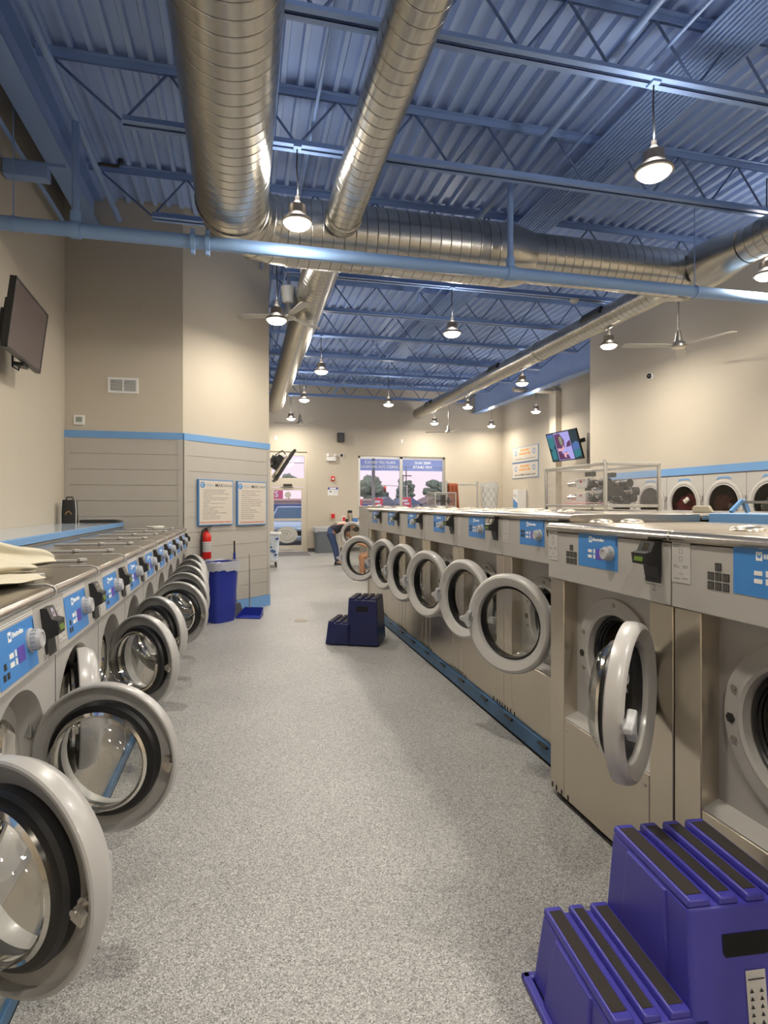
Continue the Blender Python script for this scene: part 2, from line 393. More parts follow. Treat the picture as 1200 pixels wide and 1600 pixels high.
for i, y in enumerate(JY):
    x0 = -1.62 if y < 7.5 else (-.05 if y < 8.5 else .45)
    if y > 12.2: x0 = -2.0
    x1 = 6.95 if y < 10.8 else 7.52
    joist(x0, x1, y, ORD[i]+' blue open-web roof joist counted from the camera', 'open-web roof joists')
k = 0
for y in JY[5:]:
    joist(7.68, 8.56, y, ORD[k]+' short blue joist between the right-hand beam and the far right wall', 'short joists behind the right beam', .3); k += 1
def ibeam(name, x, y0, y1, z0, z1, fw, label):
    t = thing(name, label, 'beam', (x, y0, 0)); L = y1-y0
    MB().box(-fw/2, fw/2, 0, L, z0, z0+.022).build('bottom_flange', STEELB, t, smooth=0)
    MB().box(-fw/2, fw/2, 0, L, z1-.02, z1).build('top_flange', STEELB, t, smooth=0)
    MB().box(-.012, .012, 0, L, z0+.022, z1-.02).build('web', DECK, t, smooth=0)
ibeam('steel_beam', -1.76, -2, 7.78, 4.83, ZC, .2, 'blue steel roof beam along the left wall above the sprinkler pipe')
ibeam('steel_beam', 7.6, 10.86, YB, 4.5, ZC, .24, 'deep blue steel roof beam at the far right behind the long duct')

# sprinkler piping and conduits
def pipe(name, label, cat, pts, r, m, n=12, group=None):
    return tag(MB().tube(pts, r, n).build(name, m), label, cat, group)
t = thing('sprinkler_piping', 'light blue sprinkler pipe crossing the whole room below the ducts with its ceiling branches', 'pipe', (0, 5.7, 3.92))
MB().cyl((-2.07,0,0), (7.0,0,0), .062, n=20).build('pipe', PIPEB, t)
for x in (-.44, -.31):
    b = MB().cyl((x-.022,0,0), (x+.022,0,0), .082, n=20)
    b.box(x-.02, x+.02, -.02, .02, .075, .115).box(x-.02, x+.02, -.02, .02, -.115, -.075); b.build('coupling', PIPEB, t, bevel=.004)
for x in (-1.43, 2.74): MB().cyl((x-.04,0,0), (x+.04,0,0), .075, n=20).cyl((x,0,.05), (x,0,.16), .045, n=14).build('tee', PIPEB, t)
b = MB()
b.tube([(5.02+.067*math.cos(a), 0, .067*math.sin(a)) if False else (5.02, .067*math.cos(a), .067*math.sin(a)) for a in [2*PI*k/20 for k in range(21)]], .005, 6)
b.cyl((5.02,0,.06), (5.02,0,1.28), .006, n=6).build('hanger', STEELB, t)
b = MB(); b.tube([(-1.92, .067*math.cos(a), .067*math.sin(a)) for a in [2*PI*k/20 for k in range(21)]], .005, 6)
b.cyl((-1.92,0,.06), (-1.92,0,1.28), .005, n=6).build('hanger', STEELB, t)
for x in (-1.43, 2.74):
    MB().cyl((x,-7.7,.98), (x,1.9 if x < 0 else 12.5,.98), .034, n=14).build('branch_pipe', STEELB, t)
    MB().cyl((x,0,.06), (x,0,.98), .032, n=14).build('riser', STEELB, t)
    for yy in ((.7,) if x < 0 else (-2.7, 3.3, 6.3, 9.3)):
        dx = .24 if x < 0 else 0; dz = .05 if x < 0 else -.12
        b = MB().tube([(x,yy,.98), (x+dx*.9,yy,.98), (x+dx,yy,.98+dz)] if x < 0 else [(x,yy,.98), (x,yy,.92), (x,yy,.98+dz)], .016, 8)
        b.cyl((x+dx,yy,.98+dz), (x+dx,yy,.98+dz*1.5), .028, n=10); b.build('sprinkler_head', BLACK if x < 0 else STEELB, t)
for k in range(12):
    pipe('conduit', 'blue painted conduit in the parallel bundle running along the ceiling', 'conduit', [(3.37+k*.043, -2, 5.02), (3.37+k*.043, 14.2, 5.02)], .0135, STEELB, 8, 'bundle of ceiling conduits')
for x, z, lab in ((.28,4.93,'blue conduit between the two big ducts, nearer the widest duct'), (.62,4.9,'blue conduit between the two big ducts, nearer the slimmer duct'), (3.08,4.9,'single blue conduit left of the parallel conduit bundle'), (6.2,4.92,'single blue conduit near the right wall')):
    pipe('ceiling_conduit', lab, 'conduit', [(x,-2,z), (x,18.3,z)], .014, STEELB, 8)
pipe('wall_conduit', 'pair-like blue conduit hugging the upper left wall above the television', 'conduit', [(-1.98,-1,4.72), (-1.98,7.7,4.72)], .022, STEELB, 8)
t = thing('junction_box', 'blue junction box on the upper left wall above the sprinkler pipe', 'box', (-1.9, 5.9, 4.42))
MB().box(-.16,.2,-.06,.06,0,.13).build('body', STEELB, t, bevel=.006); MB().box(-.17,.34,-.02,.02,.13,.16).build('bracket', STEELB, t)

# ------------------------------------------------------------------ ducts
def ringed(L, r, step=.115):
    return L, r, step
class Duct(MB):
    def lathe(s, prof, o=(0,0,0), axis=(0,0,1), n=32, closed=False):
        if len(prof) != 3 or isinstance(prof[0], tuple): return MB.lathe(s, prof, o, axis, n, closed)
        L, r, step = prof; h = 0
        while h < L-.01:
            e2 = min(h+step, L)
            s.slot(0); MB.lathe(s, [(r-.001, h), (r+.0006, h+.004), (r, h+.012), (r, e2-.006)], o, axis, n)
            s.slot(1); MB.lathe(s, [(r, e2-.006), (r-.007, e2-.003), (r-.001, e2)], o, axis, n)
            h = e2
        return s
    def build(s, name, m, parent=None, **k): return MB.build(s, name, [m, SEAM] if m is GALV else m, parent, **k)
ZD = 4.37
t = thing('spiral_duct', 'widest galvanized spiral duct, running overhead toward the camera at upper left', 'duct', (-.09, 0, ZD))
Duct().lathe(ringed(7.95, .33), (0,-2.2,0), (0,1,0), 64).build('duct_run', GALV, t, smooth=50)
b = Duct(); segs = 5
for i in range(segs):   # gored elbow turning toward the cross duct
    pass
ec = Vector((.55, 5.75, 0)); pts = []
prev = None
for i in range(6):
    a = PI-i*(PI/2)/5
    p = ec+Vector((.55*math.cos(a), .55*math.sin(a), 0)); pts.append((p, a))
vs = []; NN = 48
for p, a in pts:
    rad = Vector((math.cos(a), math.sin(a), 0))
    for k2 in range(NN):
        q2 = 2*PI*k2/NN; vs.append(p+rad*(.335*math.cos(q2))+Vector((0,0,.335*math.sin(q2))))
fs = [(i*NN+k2, i*NN+(k2+1) % NN, (i+1)*NN+(k2+1) % NN, (i+1)*NN+k2) for i in range(5) for k2 in range(NN)]
b = Duct().add(vs, fs)
for p, a in pts[::1]:
    rad = Vector((math.cos(a), math.sin(a), 0))
    b.tube([p+rad*(.337*math.cos(2*PI*k2/32))+Vector((0,0,.337*math.sin(2*PI*k2/32))) for k2 in range(33)], .006, 5, False)
b.build('elbow', GALV, t, smooth=20)
t = thing('cross_duct', 'large galvanized cross duct spanning the room behind the blue sprinkler pipe', 'duct', (.46, 6.3, ZD))
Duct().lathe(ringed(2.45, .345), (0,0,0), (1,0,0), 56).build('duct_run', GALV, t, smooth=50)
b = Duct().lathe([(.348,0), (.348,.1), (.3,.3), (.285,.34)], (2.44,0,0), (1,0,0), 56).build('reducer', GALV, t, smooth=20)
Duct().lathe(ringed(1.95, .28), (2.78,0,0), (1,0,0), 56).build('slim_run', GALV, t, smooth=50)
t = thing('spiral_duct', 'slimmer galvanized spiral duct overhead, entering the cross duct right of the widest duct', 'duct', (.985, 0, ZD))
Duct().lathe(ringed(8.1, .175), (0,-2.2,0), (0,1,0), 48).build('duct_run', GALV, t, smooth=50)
Duct().lathe([(.178,0), (.188,.02), (.188,.06), (.178,.08)], (0,5.72,0), (0,1,0), 48).build('collar', GALV, t)
t = thing('spiral_duct', 'galvanized spiral duct continuing from the cross duct toward the back wall', 'duct', (.94, 6.66, ZD))
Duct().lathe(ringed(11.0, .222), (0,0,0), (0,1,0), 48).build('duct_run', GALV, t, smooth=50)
Duct().disc((0,11.0,0), (0,1,0), .222, 48).build('end_cap', GALV, t)
for yy in (.6, 2.9): Duct().rbox((-.215,yy,.08), (.012,0,0), (0,.17,0), (-.0,0,.05)).build('register', FRAMEC, t)
t = thing('spiral_duct', 'long galvanized spiral duct along the right side, ending before the back wall', 'duct', (5.46, 6.3, ZD))
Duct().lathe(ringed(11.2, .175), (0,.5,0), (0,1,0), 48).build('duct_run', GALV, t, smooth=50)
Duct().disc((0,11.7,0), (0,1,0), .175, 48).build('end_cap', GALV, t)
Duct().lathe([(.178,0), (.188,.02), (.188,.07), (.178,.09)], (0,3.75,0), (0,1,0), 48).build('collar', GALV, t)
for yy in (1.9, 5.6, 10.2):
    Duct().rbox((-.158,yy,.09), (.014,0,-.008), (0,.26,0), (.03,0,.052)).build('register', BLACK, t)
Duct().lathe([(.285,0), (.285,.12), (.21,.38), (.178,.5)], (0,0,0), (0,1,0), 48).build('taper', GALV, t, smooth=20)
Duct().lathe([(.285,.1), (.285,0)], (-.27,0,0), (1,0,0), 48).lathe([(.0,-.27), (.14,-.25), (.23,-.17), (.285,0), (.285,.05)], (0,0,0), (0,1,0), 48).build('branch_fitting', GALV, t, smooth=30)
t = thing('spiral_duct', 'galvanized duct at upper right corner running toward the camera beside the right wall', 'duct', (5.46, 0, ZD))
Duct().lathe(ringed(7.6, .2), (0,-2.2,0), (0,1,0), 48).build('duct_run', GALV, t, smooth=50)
Duct().lathe([(.203,0), (.203,.1), (.26,.35), (.28,.62)], (0,5.4,0), (0,1,0), 48).build('taper', GALV, t, smooth=20)

# ------------------------------------------------------------------ pendant lamps
LX = [(.48,5.28), (.426,7.55), (1.46,11.1), (1.46,14.25), (1.40,17.45), (3.02,3.84), (3.0,8.17), (3.59,14.4), (5.86,5.54), (5.64,8.22), (5.66,11.22), (5.68,14.3), (5.81,17.4), (7.75,14.56), (7.8,17.6)]
LLAB = ['pendant lamp hanging between the two big ducts', 'bright pendant lamp in front of the ceiling fan by the angled wall', 'pendant lamp right of the far spiral duct, over the aisle', 'pendant lamp over the aisle, second from the back wall on the left', 'pendant lamp beside the ceiling fan nearest the entrance door',
        'large bright pendant lamp at the upper right, nearest the camera', 'pendant lamp in the middle of the room just beyond the cross duct', 'small pendant lamp in the middle of the back of the room', 'pendant lamp cut by the right edge of the picture', 'pendant lamp under the long right duct at the corner of the cream wall',
        'pendant lamp against the blue beam beside the long right duct', 'pendant lamp just right of the far end of the long duct', 'pendant lamp left of the small fan at the far right of the back wall', 'pendant lamp hanging on the far right side above the wall sign', 'pendant lamp in the far right corner near the back wall']
HOUS = mat('bronze lamp housing', (.34,.30,.26), .4, .6, var=.1)
t = thing('pendant_lamp', LLAB[0], 'lamp', (*LX[0], 4.0), 0, 'pendant high bay lamps')
MB().lathe([(.0,.19), (.03,.19), (.04,.16), (.075,.15), (.08,.075), (.085,.07), (.10,.05), (.135,.022), (.14,.0), (.125,-.005), (.118,.01), (.0,.015)], (0,0,0), (0,0,1), 32).build('housing', HOUS, t)
MB().lathe([(.117,.008), (.112,-.02), (.085,-.042), (.05,-.052), (0.001,-.055)], (0,0,0), (0,0,1), 28).build('lens', LENS, t)
MB().tube([(0,0,.19), (.008,.004,.32), (-.006,0,.5), (0,0,.69)], .007, 6).build('cord', BLACK, t)
long_cord = MB().tube([(0,0,.19), (.008,.004,.4), (-.006,0,.8), (0,0,1.36)], .007, 6).mesh('cord', BLACK)
MB().cyl((0,0,.19), (0,0,.235), .02, n=10).build('hook', HOUS, t)
MB().box(-.035,.035,-.045,.045,.655,.69).build('clamp', STEELB, t, bevel=.003)
LAMP_W = 62
def lamp_light(o, k=1.):
    ld = bpy.data.lights.new('lamp_light', 'AREA'); ld.shape = 'DISK'; ld.size = .2; ld.energy = LAMP_W*k; ld.color = (1, .915, .785)
    lo = bpy.data.objects.new('lamp_light', ld); COL.objects.link(lo); lo.location = (0, 0, -.06); lo.parent = o
    ud = bpy.data.lights.new('added_uplight', 'POINT'); ud.energy = LAMP_W*k*.25; ud.color = (1, .96, .92); ud.shadow_soft_size = .09  # unseen light above the closed housing, added to brighten the deck
    lo = bpy.data.objects.new('added_uplight', ud); COL.objects.link(lo); lo.location = (0, 0, .30); lo.parent = o
lamp0 = t
for p, lab in list(zip(LX, LLAB))[1:]:
    c = copy_tree(lamp0); c.location = (*p, 4.12 if p[0] == 5.86 else 3.82 if p[0] == .426 else 4.0); c['label'] = lab
    if min(abs(p[1]-y) for y in JY) > .13: child(c, 'cord').data = long_cord; bpy.data.objects.remove(child(c, 'clamp'))
    lamp_light(c, .55 if p[0] > 7 else .6 if p[0] == .426 else 1.)
lamp_light(lamp0)
for i, p in enumerate([(.45,2.35), (3.0,.6), (5.9,2.3), (.45,-.7), (3.0,-2.4), (5.9,-.8)]):   # the rest of the same lamp grid, over and behind the viewer
    c = copy_tree(lamp0); c.location = (*p, 4.0); c['label'] = 'pendant lamp of the same grid over or behind the viewer'

# ceiling fans
FANM = mat('brushed nickel', (.55,.51,.45), .3, .9, var=.05); BLADE = mat('pale fan blade', (.60,.58,.54), .45, var=.03)
def fan(x, y, z, a0, label, span=.66):
    t = thing('ceiling_fan', label, 'fan', (x, y, z), 0, 'three blade ceiling fans')
    MB().lathe([(.001,.17), (.03,.17), (.055,.02), (.09,.0), (.105,-.03), (.105,-.055), (.08,-.075), (.001,-.08)], (0,0,0), (0,0,1), 28).build('motor', FANM, t)
    MB().cyl((0,0,.15), (0,0,5.2-z), .012, n=10).build('downrod', FANM, t)
    for k in range(3):
        a = a0+k*2*PI/3; d = Vector((math.cos(a), math.sin(a), 0)); s = Vector((-math.sin(a), math.cos(a), 0))
        b = MB(); c0 = d*.09; u = (s*math.cos(R(7))+Vector((0,0,1))*math.sin(R(7)))
        w2 = d.cross(u)
        poly = [(0,-.035), (.1,-.06), (span-.14,-.075), (span-.09,-.06), (span-.09,.06), (span-.14,.075), (.1,.06), (0,.035)]
        b.prism(poly, c0+Vector((0,0,-.04)), d, u, w2*.007); b.build('blade', BLADE, t)
fan(.62, 8.2, 4.12, 2.9, 'pale ceiling fan with a large canopy behind the lamp by the angled wall', .66)
fan(5.97, 7.08, 3.76, 2.9, 'ceiling fan with long pale blades before the right cream wall', .78)
fan(6.2, 17.2, 3.75, 2.8, 'small far ceiling fan near the back wall at the right', .7)
fan(1.55, 16.2, 3.75, 2.95, 'small far ceiling fan near the back wall at the left', .72)
CAN = mat('white plaster canopy', (.62,.60,.56), .6)
f0 = [o for o in COL.objects if o.name == 'ceiling_fan'][0]
MB().lathe([(.001,.36), (.10,.36), (.1,.34), (.075,.16), (.06,.15), (.001,.15)], (0,0,0), (0,0,1), 28).build('canopy', CAN, f0)

t = thing('smoke_detector', 'white round smoke detector under a joist left of the long right duct', 'detector', (5.02, 8.2, 4.675))
MB().lathe([(.001,0), (.07,0), (.075,-.02), (.05,-.05), (.001,-.055)], (0,0,0), (0,0,1), 24).build('body', CAN, t)
# ------------------------------------------------------------------ washers
LOGO = 'Electrolux'
def panel_details(cp, P):
    """decal, knob, reader, label: sub-parts of the control panel, in its own plane (z from its lower edge)"""
    y0, y1, z0, z1 = P['decal']; x = .0135
    b = MB().box(x-.002, x, y0, y1, z0, z1)
    b.slot(1)
    for k in range(P.get('stripes', 0)): b.box(x, x+.0004, y0, y1, z1+.006+k*.007, z1+.009+k*.007)
    W = y1-y0; H = z1-z0
    for j in (.44, .28):
        b.box(x, x+.0012, y0+W*.27, y0+W*.37, z0+H*j, z0+H*(j+.09))
        b.box(x, x+.0006, y0+W*.41, y0+W*.455, z0+H*j-.002, z0+H*(j+.11))
    b.slot(2)
    for i, j in P['squares']: b.box(x, x+.0006, y0+W*i, y0+W*(i+.065), z0+H*j, z0+H*(j+.12))
    b.box(x, x+.0004, y1-.012, y1-.006, z0+H*.7, z1-.01)
    b.build('decal', [DECAL, WHITE, INKB], cp, smooth=0)
    MB().box(x, x+.0014, y0+W*.48, y0+W*.66, z0+H*.26, z0+H*.56).build('display', SCREEN, cp, smooth=0)
    text(LOGO, H*.135, INKW, cp, (x+.0006, y0+W*.53, z1-H*.17), (0,1,0), (0,0,1), bold=.0006)
    b = MB(); s = H*.075; yc = y0+W*.33; zc = z1-H*.17
    b.box(x, x+.0008, yc-s, yc+s, zc-s*1.2, zc+s*1.2)
    b.slot(1).prism([(-.62*s,.62*s), (.1*s,.1*s), (.62*s,.62*s), (.62*s,-.1*s), (.1*s,-.62*s), (-.62*s,-.1*s)], (x+.0008,yc,zc), (0,1,0), (0,0,1), (.0006,0,0))
    b.build('emblem', [INKW, DECAL], cp, smooth=0)
    ky, kz, kr = P['knob']
    b = MB().lathe([(kr*1.12,0), (kr*1.12,.006), (kr,.008), (kr*.97,.026), (kr*.9,.031), (kr*.86,.036), (kr*.62,.037), (kr*.6,.034), (.001,.034)], (x,ky,kz), (1,0,0), 32)
    for k in range(16):
        a = 2*PI*k/16; b.rbox((x+.017, ky+kr*.985*math.cos(a), kz+kr*.985*math.sin(a)), (.008,0,0), (0,.0022*math.cos(a),.0022*math.sin(a)), (0,-.0016*math.sin(a),.0016*math.cos(a)))
    b.build('knob', KNOB, cp)
    ry, rz, rw, rh = P['reader']; pk = P.get('proud', 1.)      # card reader: slot behind, hooded box in front
    b = MB().slot(3).box(.012, .0145, P['slot'][0]-.006, P['slot'][1]+.006, P['slot'][2]-.006, P['slot'][3]+.004)
    b.slot(0).box(.0145, .016, P['slot'][0], P['slot'][1], P['slot'][2], P['slot'][3])
    poly = [(.012,0), (.042,0), (.058,-.42*rh), (.084,-.5*rh), (.078,-.98*rh), (.05,-1.05*rh), (.03,-1.1*rh), (.022,-1.6*rh), (.012,-1.6*rh)]; poly = [(.012+(p[0]-.012)*pk, p[1]) for p in poly]
    b.prism(poly, (0, ry-rw/2, rz), (1,0,0), (0,0,1), (0,rw,0))
    b.slot(1).rbox((.012+.0700*pk, ry, rz-.74*rh), (.001,0,0), (0,rw*.30,0), (-.0015,0,rh*.12))
    c = Vector((.012+.0385*pk, ry, rz-.21*rh)); sl = Vector((.016*pk,0,-.42*rh)).normalized(); nn = Vector((-sl.z,0,sl.x))
    b.slot(2).rbox(c-nn*.001, sl*.015, Vector((0,rw*.16,0)), nn*.002).rbox(c-nn*.003+sl*.004, sl*.007, Vector((0,rw*.08,0)), nn*.004)
    b.build('card_reader', [BLACK, LCD, CHROME, ALU], cp, smooth=0)
    ly0, ly1, lz0, lz1 = P['label']
    b = MB().box(.012, .0145, ly0, ly1, lz0, lz1).slot(1); h = lz1-lz0; wd = ly1-ly0
    b.box(.0145, .0149, ly0+.004, ly1-.004, lz1-.006, lz1-.004)
    for j, (i0, i1) in ((.9,(.08,.5)), (.85,(.08,.4)), (.4,(.1,.3)), (.36,(.1,.42)), (.4,(.6,.9)), (.36,(.6,.85)), (.08,(.1,.45)), (.1,(.6,.9))):
        b.box(.0145, .0149, ly0+wd*i0, ly0+wd*i1, lz0+h*j, lz0+h*j+.003)
    for j in (.52, .70):
        for a, c2, d2, e2 in ((.4,.42,0,.11), (.58,.6,0,.11), (.4,.6,0,.012), (.4,.6,.1,.112)): b.box(.0145, .0149, ly0+wd*a, ly0+wd*c2, lz0+h*(j+d2), lz0+h*(j+e2))
    b.box(.0145, .0149, ly0+wd*.4, ly0+wd*.62, lz0+h*.2, lz0+h*.22)
    b.build('info_label', [LABELC, INKG], cp, smooth=0)
    if P.get('icons'):
        b = MB(); iy, iz, s = P['icons']
        for i, j in ((1,2), (0,1), (1,1), (2,1), (0,0), (1,0), (2,0)):
            b.slot(0).box(.012, .0142, iy+i*s*1.25, iy+i*s*1.25+s, iz+j*s*1.25, iz+j*s*1.25+s)
            for k in (.12, .42, .72): b.slot(1).box(.0142, .0145, iy+i*s*1.25+s*k, iy+i*s*1.25+s*(k+.16), iz+j*s*1.25+s*.1, iz+j*s*1.25+s*.85)
        b.build('program_icons', [INKB, mat('dim grey print', (.12,.11,.10), .5)], cp, smooth=0)

def top_slab(t, W, D, zt, caps):
    poly = [(-D,zt), (.0,zt), (.018,zt-.006), (.027,zt-.018), (.027,zt-.027), (.018,zt-.039), (0,zt-.045), (-D,zt-.045)]
    MB().prism(poly, (0,-W/2+.002,0), (1,0,0), (0,0,1), (0,W-.004,0)).build('top', TOPS, t, bevel=.003)
    for x, y, r in caps:
        MB().lathe([(r,0), (r*.98,.006), (r*.85,.014), (r*.55,.02), (.001,.022)], (x,y,zt), (0,0,1), 24).build('dispenser_cap', STAIN, t)

def ring_door(t, W, Ro, Ri, hy, hx, zc, hd, ang):
    """wide plastic ring door seen from outside; hinge at +y, opens toward +x"""
    k = Ro/.31
    b = MB().lathe([(Ro,-.022*k), (Ro*1.005,.008*k), (Ro*.99,.026*k), (Ro*.965,.037*k), (Ro*.92,.043*k), (Ri*1.11,.030*k), (Ri*1.03,.018*k), (Ri,-.005*k), (Ri,-.03*k), (Ro*.9,-.034*k)], (0,-hd,zc), (1,0,0), 64, True)
    d = b.build('door', RIM, t, smooth=40); d.location = (hx, hy, 0); d.rotation_euler = (0, 0, R(ang))
    MB().lathe([(Ri*1.01,-.01), (Ri*1.01,-.055*k), (Ri*.95,-.06*k), (Ri*.93,-.02), (Ri*.95,.0)], (0,-hd,zc), (1,0,0), 64, True).build('gasket', RUB, d)
    MB().lathe([(Ri*.97,-.058*k), (Ri*1.0,-.064*k), (Ri*1.0,-.074*k), (Ri*.96,-.075*k)], (0,-hd,zc), (1,0,0), 64, True).build('steel_ring', CHROME, d)
    MB().lathe([(Ri*.94,-.02), (Ri*.935,-.07*k), (Ri*.90,-.095*k), (Ri*.8,-.115*k), (Ri*.5,-.124*k), (.001,-.127*k)], (0,-hd,zc), (1,0,0), 64).build('glass', GLASS, d, smooth=60)
    star = [(-.062,.012), (-.062,-.012), (-.02,-.024), (.012,-.062), (.032,-.05), (.018,-.012), (.018,.012), (.032,.05), (.012,.062), (-.02,.024)]
    star = [(p[0]*k*.95, p[1]*k*.95) for p in star]
    yh = -hd-(Ro+Ri)/2-.012
    MB().prism(star, (.048*k, yh, zc), (0,1,0), (0,0,1), (.034*k,0,0)).cyl((.03*k, yh, zc), (.052*k, yh, zc), .022*k, n=16).build('handle', KNOB, d, bevel=.006)
    b = MB(); a0 = R(152)
    for s in (-1, 1):
        a1 = a0+s*.10; c = Vector((.0385*k, -hd+(Ro*.86)*math.cos(a1), zc+Ro*.86*math.sin(a1)))
        b.tube([c+Vector((0, .018*math.cos(q2), .018*math.sin(q2)))*k for q2 in [R(z)+s for z in range(-60, 181, 30)]], .0022, 5)
    b.build('lock_symbol', RIMD, d)
    for z in (.09, -.14): MB().box(-.03,.012,-.05,.012,zc+z*k,zc+(z+.05)*k).build('hinge', KNOB, d, bevel=.003)
    return d

def big_washer(label, W, D, z0, zt, zp, zr, cz, Ro, P, ang, Rd, hin, czd, hdd, x_rec=-.075, strip=.13):
    t = thing('washing_machine', label, 'washing machine', (0,0,0))
    b = MB(); h = W/2-.003
    for s in (-1, 1):
        ya, yb = sorted((s*h, s*(h-strip))); b.box(-D, 0, ya, yb, z0, zp)
    b.box(-D, 0, -h+strip+.003, h-strip-.003, z0, zr); b.box(-D, -D+.02, -h, h, z0, zp).box(-D, -.102, -h, h, zp, zt-.047)
    b.build('cabinet', STAIN, t, bevel=.004)
    for s in (-1, 1): MB().cyl((.0, s*(h-strip-.03), zr-.05), (.004, s*(h-strip-.03), zr-.05), .009, n=12).build('screw', FANM, t)
    for s in (-1, 1):
        for q2 in (.02, .06, strip-.02, strip+.04): MB().box(0, .003, s*(h-q2)-.004, s*(h-q2)+.004, z0+.005, z0+.03).build('louver_slot', BLACK, t, smooth=0)
    ro = Ro*.68; hy = h-strip
    b = MB().holed(-hy, hy, zr, zp, 0, cz, ro+.005, x_rec, 56)
    b.lathe([(Ro*.93,0), (Ro*.92,.012), (Ro*.88,.016), (Ro*.78,.012), (ro+.012,.016), (ro,.01), (ro-.004,-.05)], (x_rec,0,cz), (1,0,0), 56)
    b.prism([(x_rec,zr+.03), (-.004,zr+.006), (-.004,zr), (x_rec,zr)], (0,-hy,0), (1,0,0), (0,0,1), (0,2*hy,0))
    b.build('front_panel', FRONT, t, smooth=30)
    for a in (20, 90, 160, 200, 270, 340): MB().cyl((x_rec+.01, Ro*.83*math.cos(R(a)), cz+Ro*.83*math.sin(R(a))), (x_rec+.018, Ro*.83*math.cos(R(a)), cz+Ro*.83*math.sin(R(a))), .011, n=12).build('bolt', HOUS, t)
    MB().cyl((x_rec+.012, -Ro*.83, cz-.02), (x_rec+.0165, -Ro*.83, cz-.02), .018, n=6).build('lock_slot', BLACK, t)
    r2 = ro-.006; b = MB()
    for k in range(3): b.lathe([(r2-.004*k,-.02-.016*k), (r2-.016-.004*k,-.012-.016*k), (r2-.02-.004*k,-.02-.016*k), (r2-.01-.004*k,-.027-.016*k)], (x_rec,0,cz), (1,0,0), 56, True)
    b.build('door_seal', RUB, t)
    MB().lathe([(r2-.024,-.05), (r2-.01,-.07), (r2+.03,-.09), (r2+.03,-.5), (.001,-.5)], (x_rec,0,cz), (1,0,0), 48).build('drum', DRUM, t, smooth=50)
    cp = MB().box(-.1, .012, -W/2+.002, W/2-.002, 0, zt-.045-zp-.002).build('control_panel', PANEL, t, bevel=.005)
    cp.location = (0, 0, zp+.002)
    panel_details(cp, P)
    top_slab(t, W, D, zt, [(-.24, -W*.40, .06), (-.42, -W*.40, .06)])
    ring_door(t, W, Rd, Rd*.735, *hin, czd, hdd, ang)
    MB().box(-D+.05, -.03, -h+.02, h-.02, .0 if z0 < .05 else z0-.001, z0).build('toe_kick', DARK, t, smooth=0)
    return t
def rel(P, zp):
    Q = dict(P)
    for k in ('decal', 'label', 'slot'): a = P[k]; Q[k] = (a[0], a[1], a[2]-zp, a[3]-zp)
    Q['knob'] = (P['knob'][0], P['knob'][1]-zp, P['knob'][2]); Q['reader'] = (P['reader'][0], P['reader'][1]-zp, P['reader'][2], P['reader'][3])
    if P.get('icons'): Q['icons'] = (P['icons'][0], P['icons'][1]-zp, P['icons'][2])
    return Q
PB = dict(decal=(-.164,.134,1.209,1.362), knob=(.082,1.283,.029), reader=(.36,1.352,.082,.085), slot=(.313,.402,1.195,1.345), label=(-.443,-.352,1.212,1.362), icons=(-.272,1.208,.026), squares=())
PS = dict(decal=(-.167,.143,1.245,1.398), knob=(.09,1.313,.029), reader=(.332,1.395,.08,.08), slot=(.287,.372,1.245,1.385), label=(-.405,-.325,1.24,1.395), squares=((.05,.3),(.14,.3),(.05,.46),(.14,.46)))
def place(t, x, y, rz, label, ang=None, group=None):
    t.location = (x, y, 0); t.rotation_euler = (0, 0, rz); t['label'] = label
    if ang is not None: child(t, 'door').rotation_euler = (0, 0, R(ang))
    if group: t['group'] = group
    return t
GB = 'large front-load washers at the near end of the right row'
GS = 'stainless front-load washers of the right row'
XB, XS = 1.56, 1.72
bw = big_washer('b', .9, .92, .035, 1.40, 1.117, .43, .79, .305, rel(PB, 1.117), 120, .278, (.31,.0), .80, .29)
text('2', .04, INKG, child(bw, 'control_panel'), (.0128, .36, .058), (0,1,0), (0,0,1))
sw = big_washer('s', .862, .8, .118, 1.443, 1.15, .50, .80, .27, rel(PS, 1.15), 90, .297, (.255,.0), .785, .318, strip=.118)
b2 = copy_tree(bw)
for ch in list(child(b2, 'control_panel').children):
    if ch.name.startswith('lettering') and len(ch.data.vertices) < 80: bpy.data.objects.remove(ch)
place(bw, XB, 2.326, PI, 'large stainless washer numbered 2 with its ring door swung ring door swung wide open', 131, GB)
place(b2, XB, 1.424, PI, 'large stainless washer cut by the right edge behind the violet-blue steps', 176, GB)
SY = [3.247, 4.109, 4.974, 5.84, 6.705, 7.57]
SL = ['stainless washer just beyond the large one numbered 2, its door wide open', 'stainless washer numbered 21, open door half hidden by the nearer one', 'third stainless washer of the right row, ring door ajar over the dark blue plinth', 'fourth stainless washer of the right row, open door above dark steel reflections', 'fifth stainless washer of the right row, open door beside the navy step stool', 'last stainless washer of the right row, open door framing the sitting person']
SA = [33, 17, 20, 17, 17, 45]
for i in range(6):
    c = sw if i == 0 else copy_tree(sw)
    child(c, 'door').scale = (1,1,1)
    place(c, XS, SY[i], PI, SL[i], SA[i], GS)
    if i == 0: child(c, 'door').scale = (.96,.96,1)
    if i == 1: text('21', .035, INKG, child(c, 'control_panel'), (.0128, .33, .058), (0,1,0), (0,0,1))
c = copy_tree(sw); child(c, 'door').scale = (1,1,1); place(c, 2.78, 13.62, PI, 'stainless washer far back, its open door half hiding the bending person', 58)
t = thing('end_cabinet', 'plain grey cabinet on a post at the far end of the right row', 'cabinet', (0,0,0))
MB().box(1.725, 2.5, 8.05, 8.72, 1.0, 1.435).build('body', FRONT, t, bevel=.003)
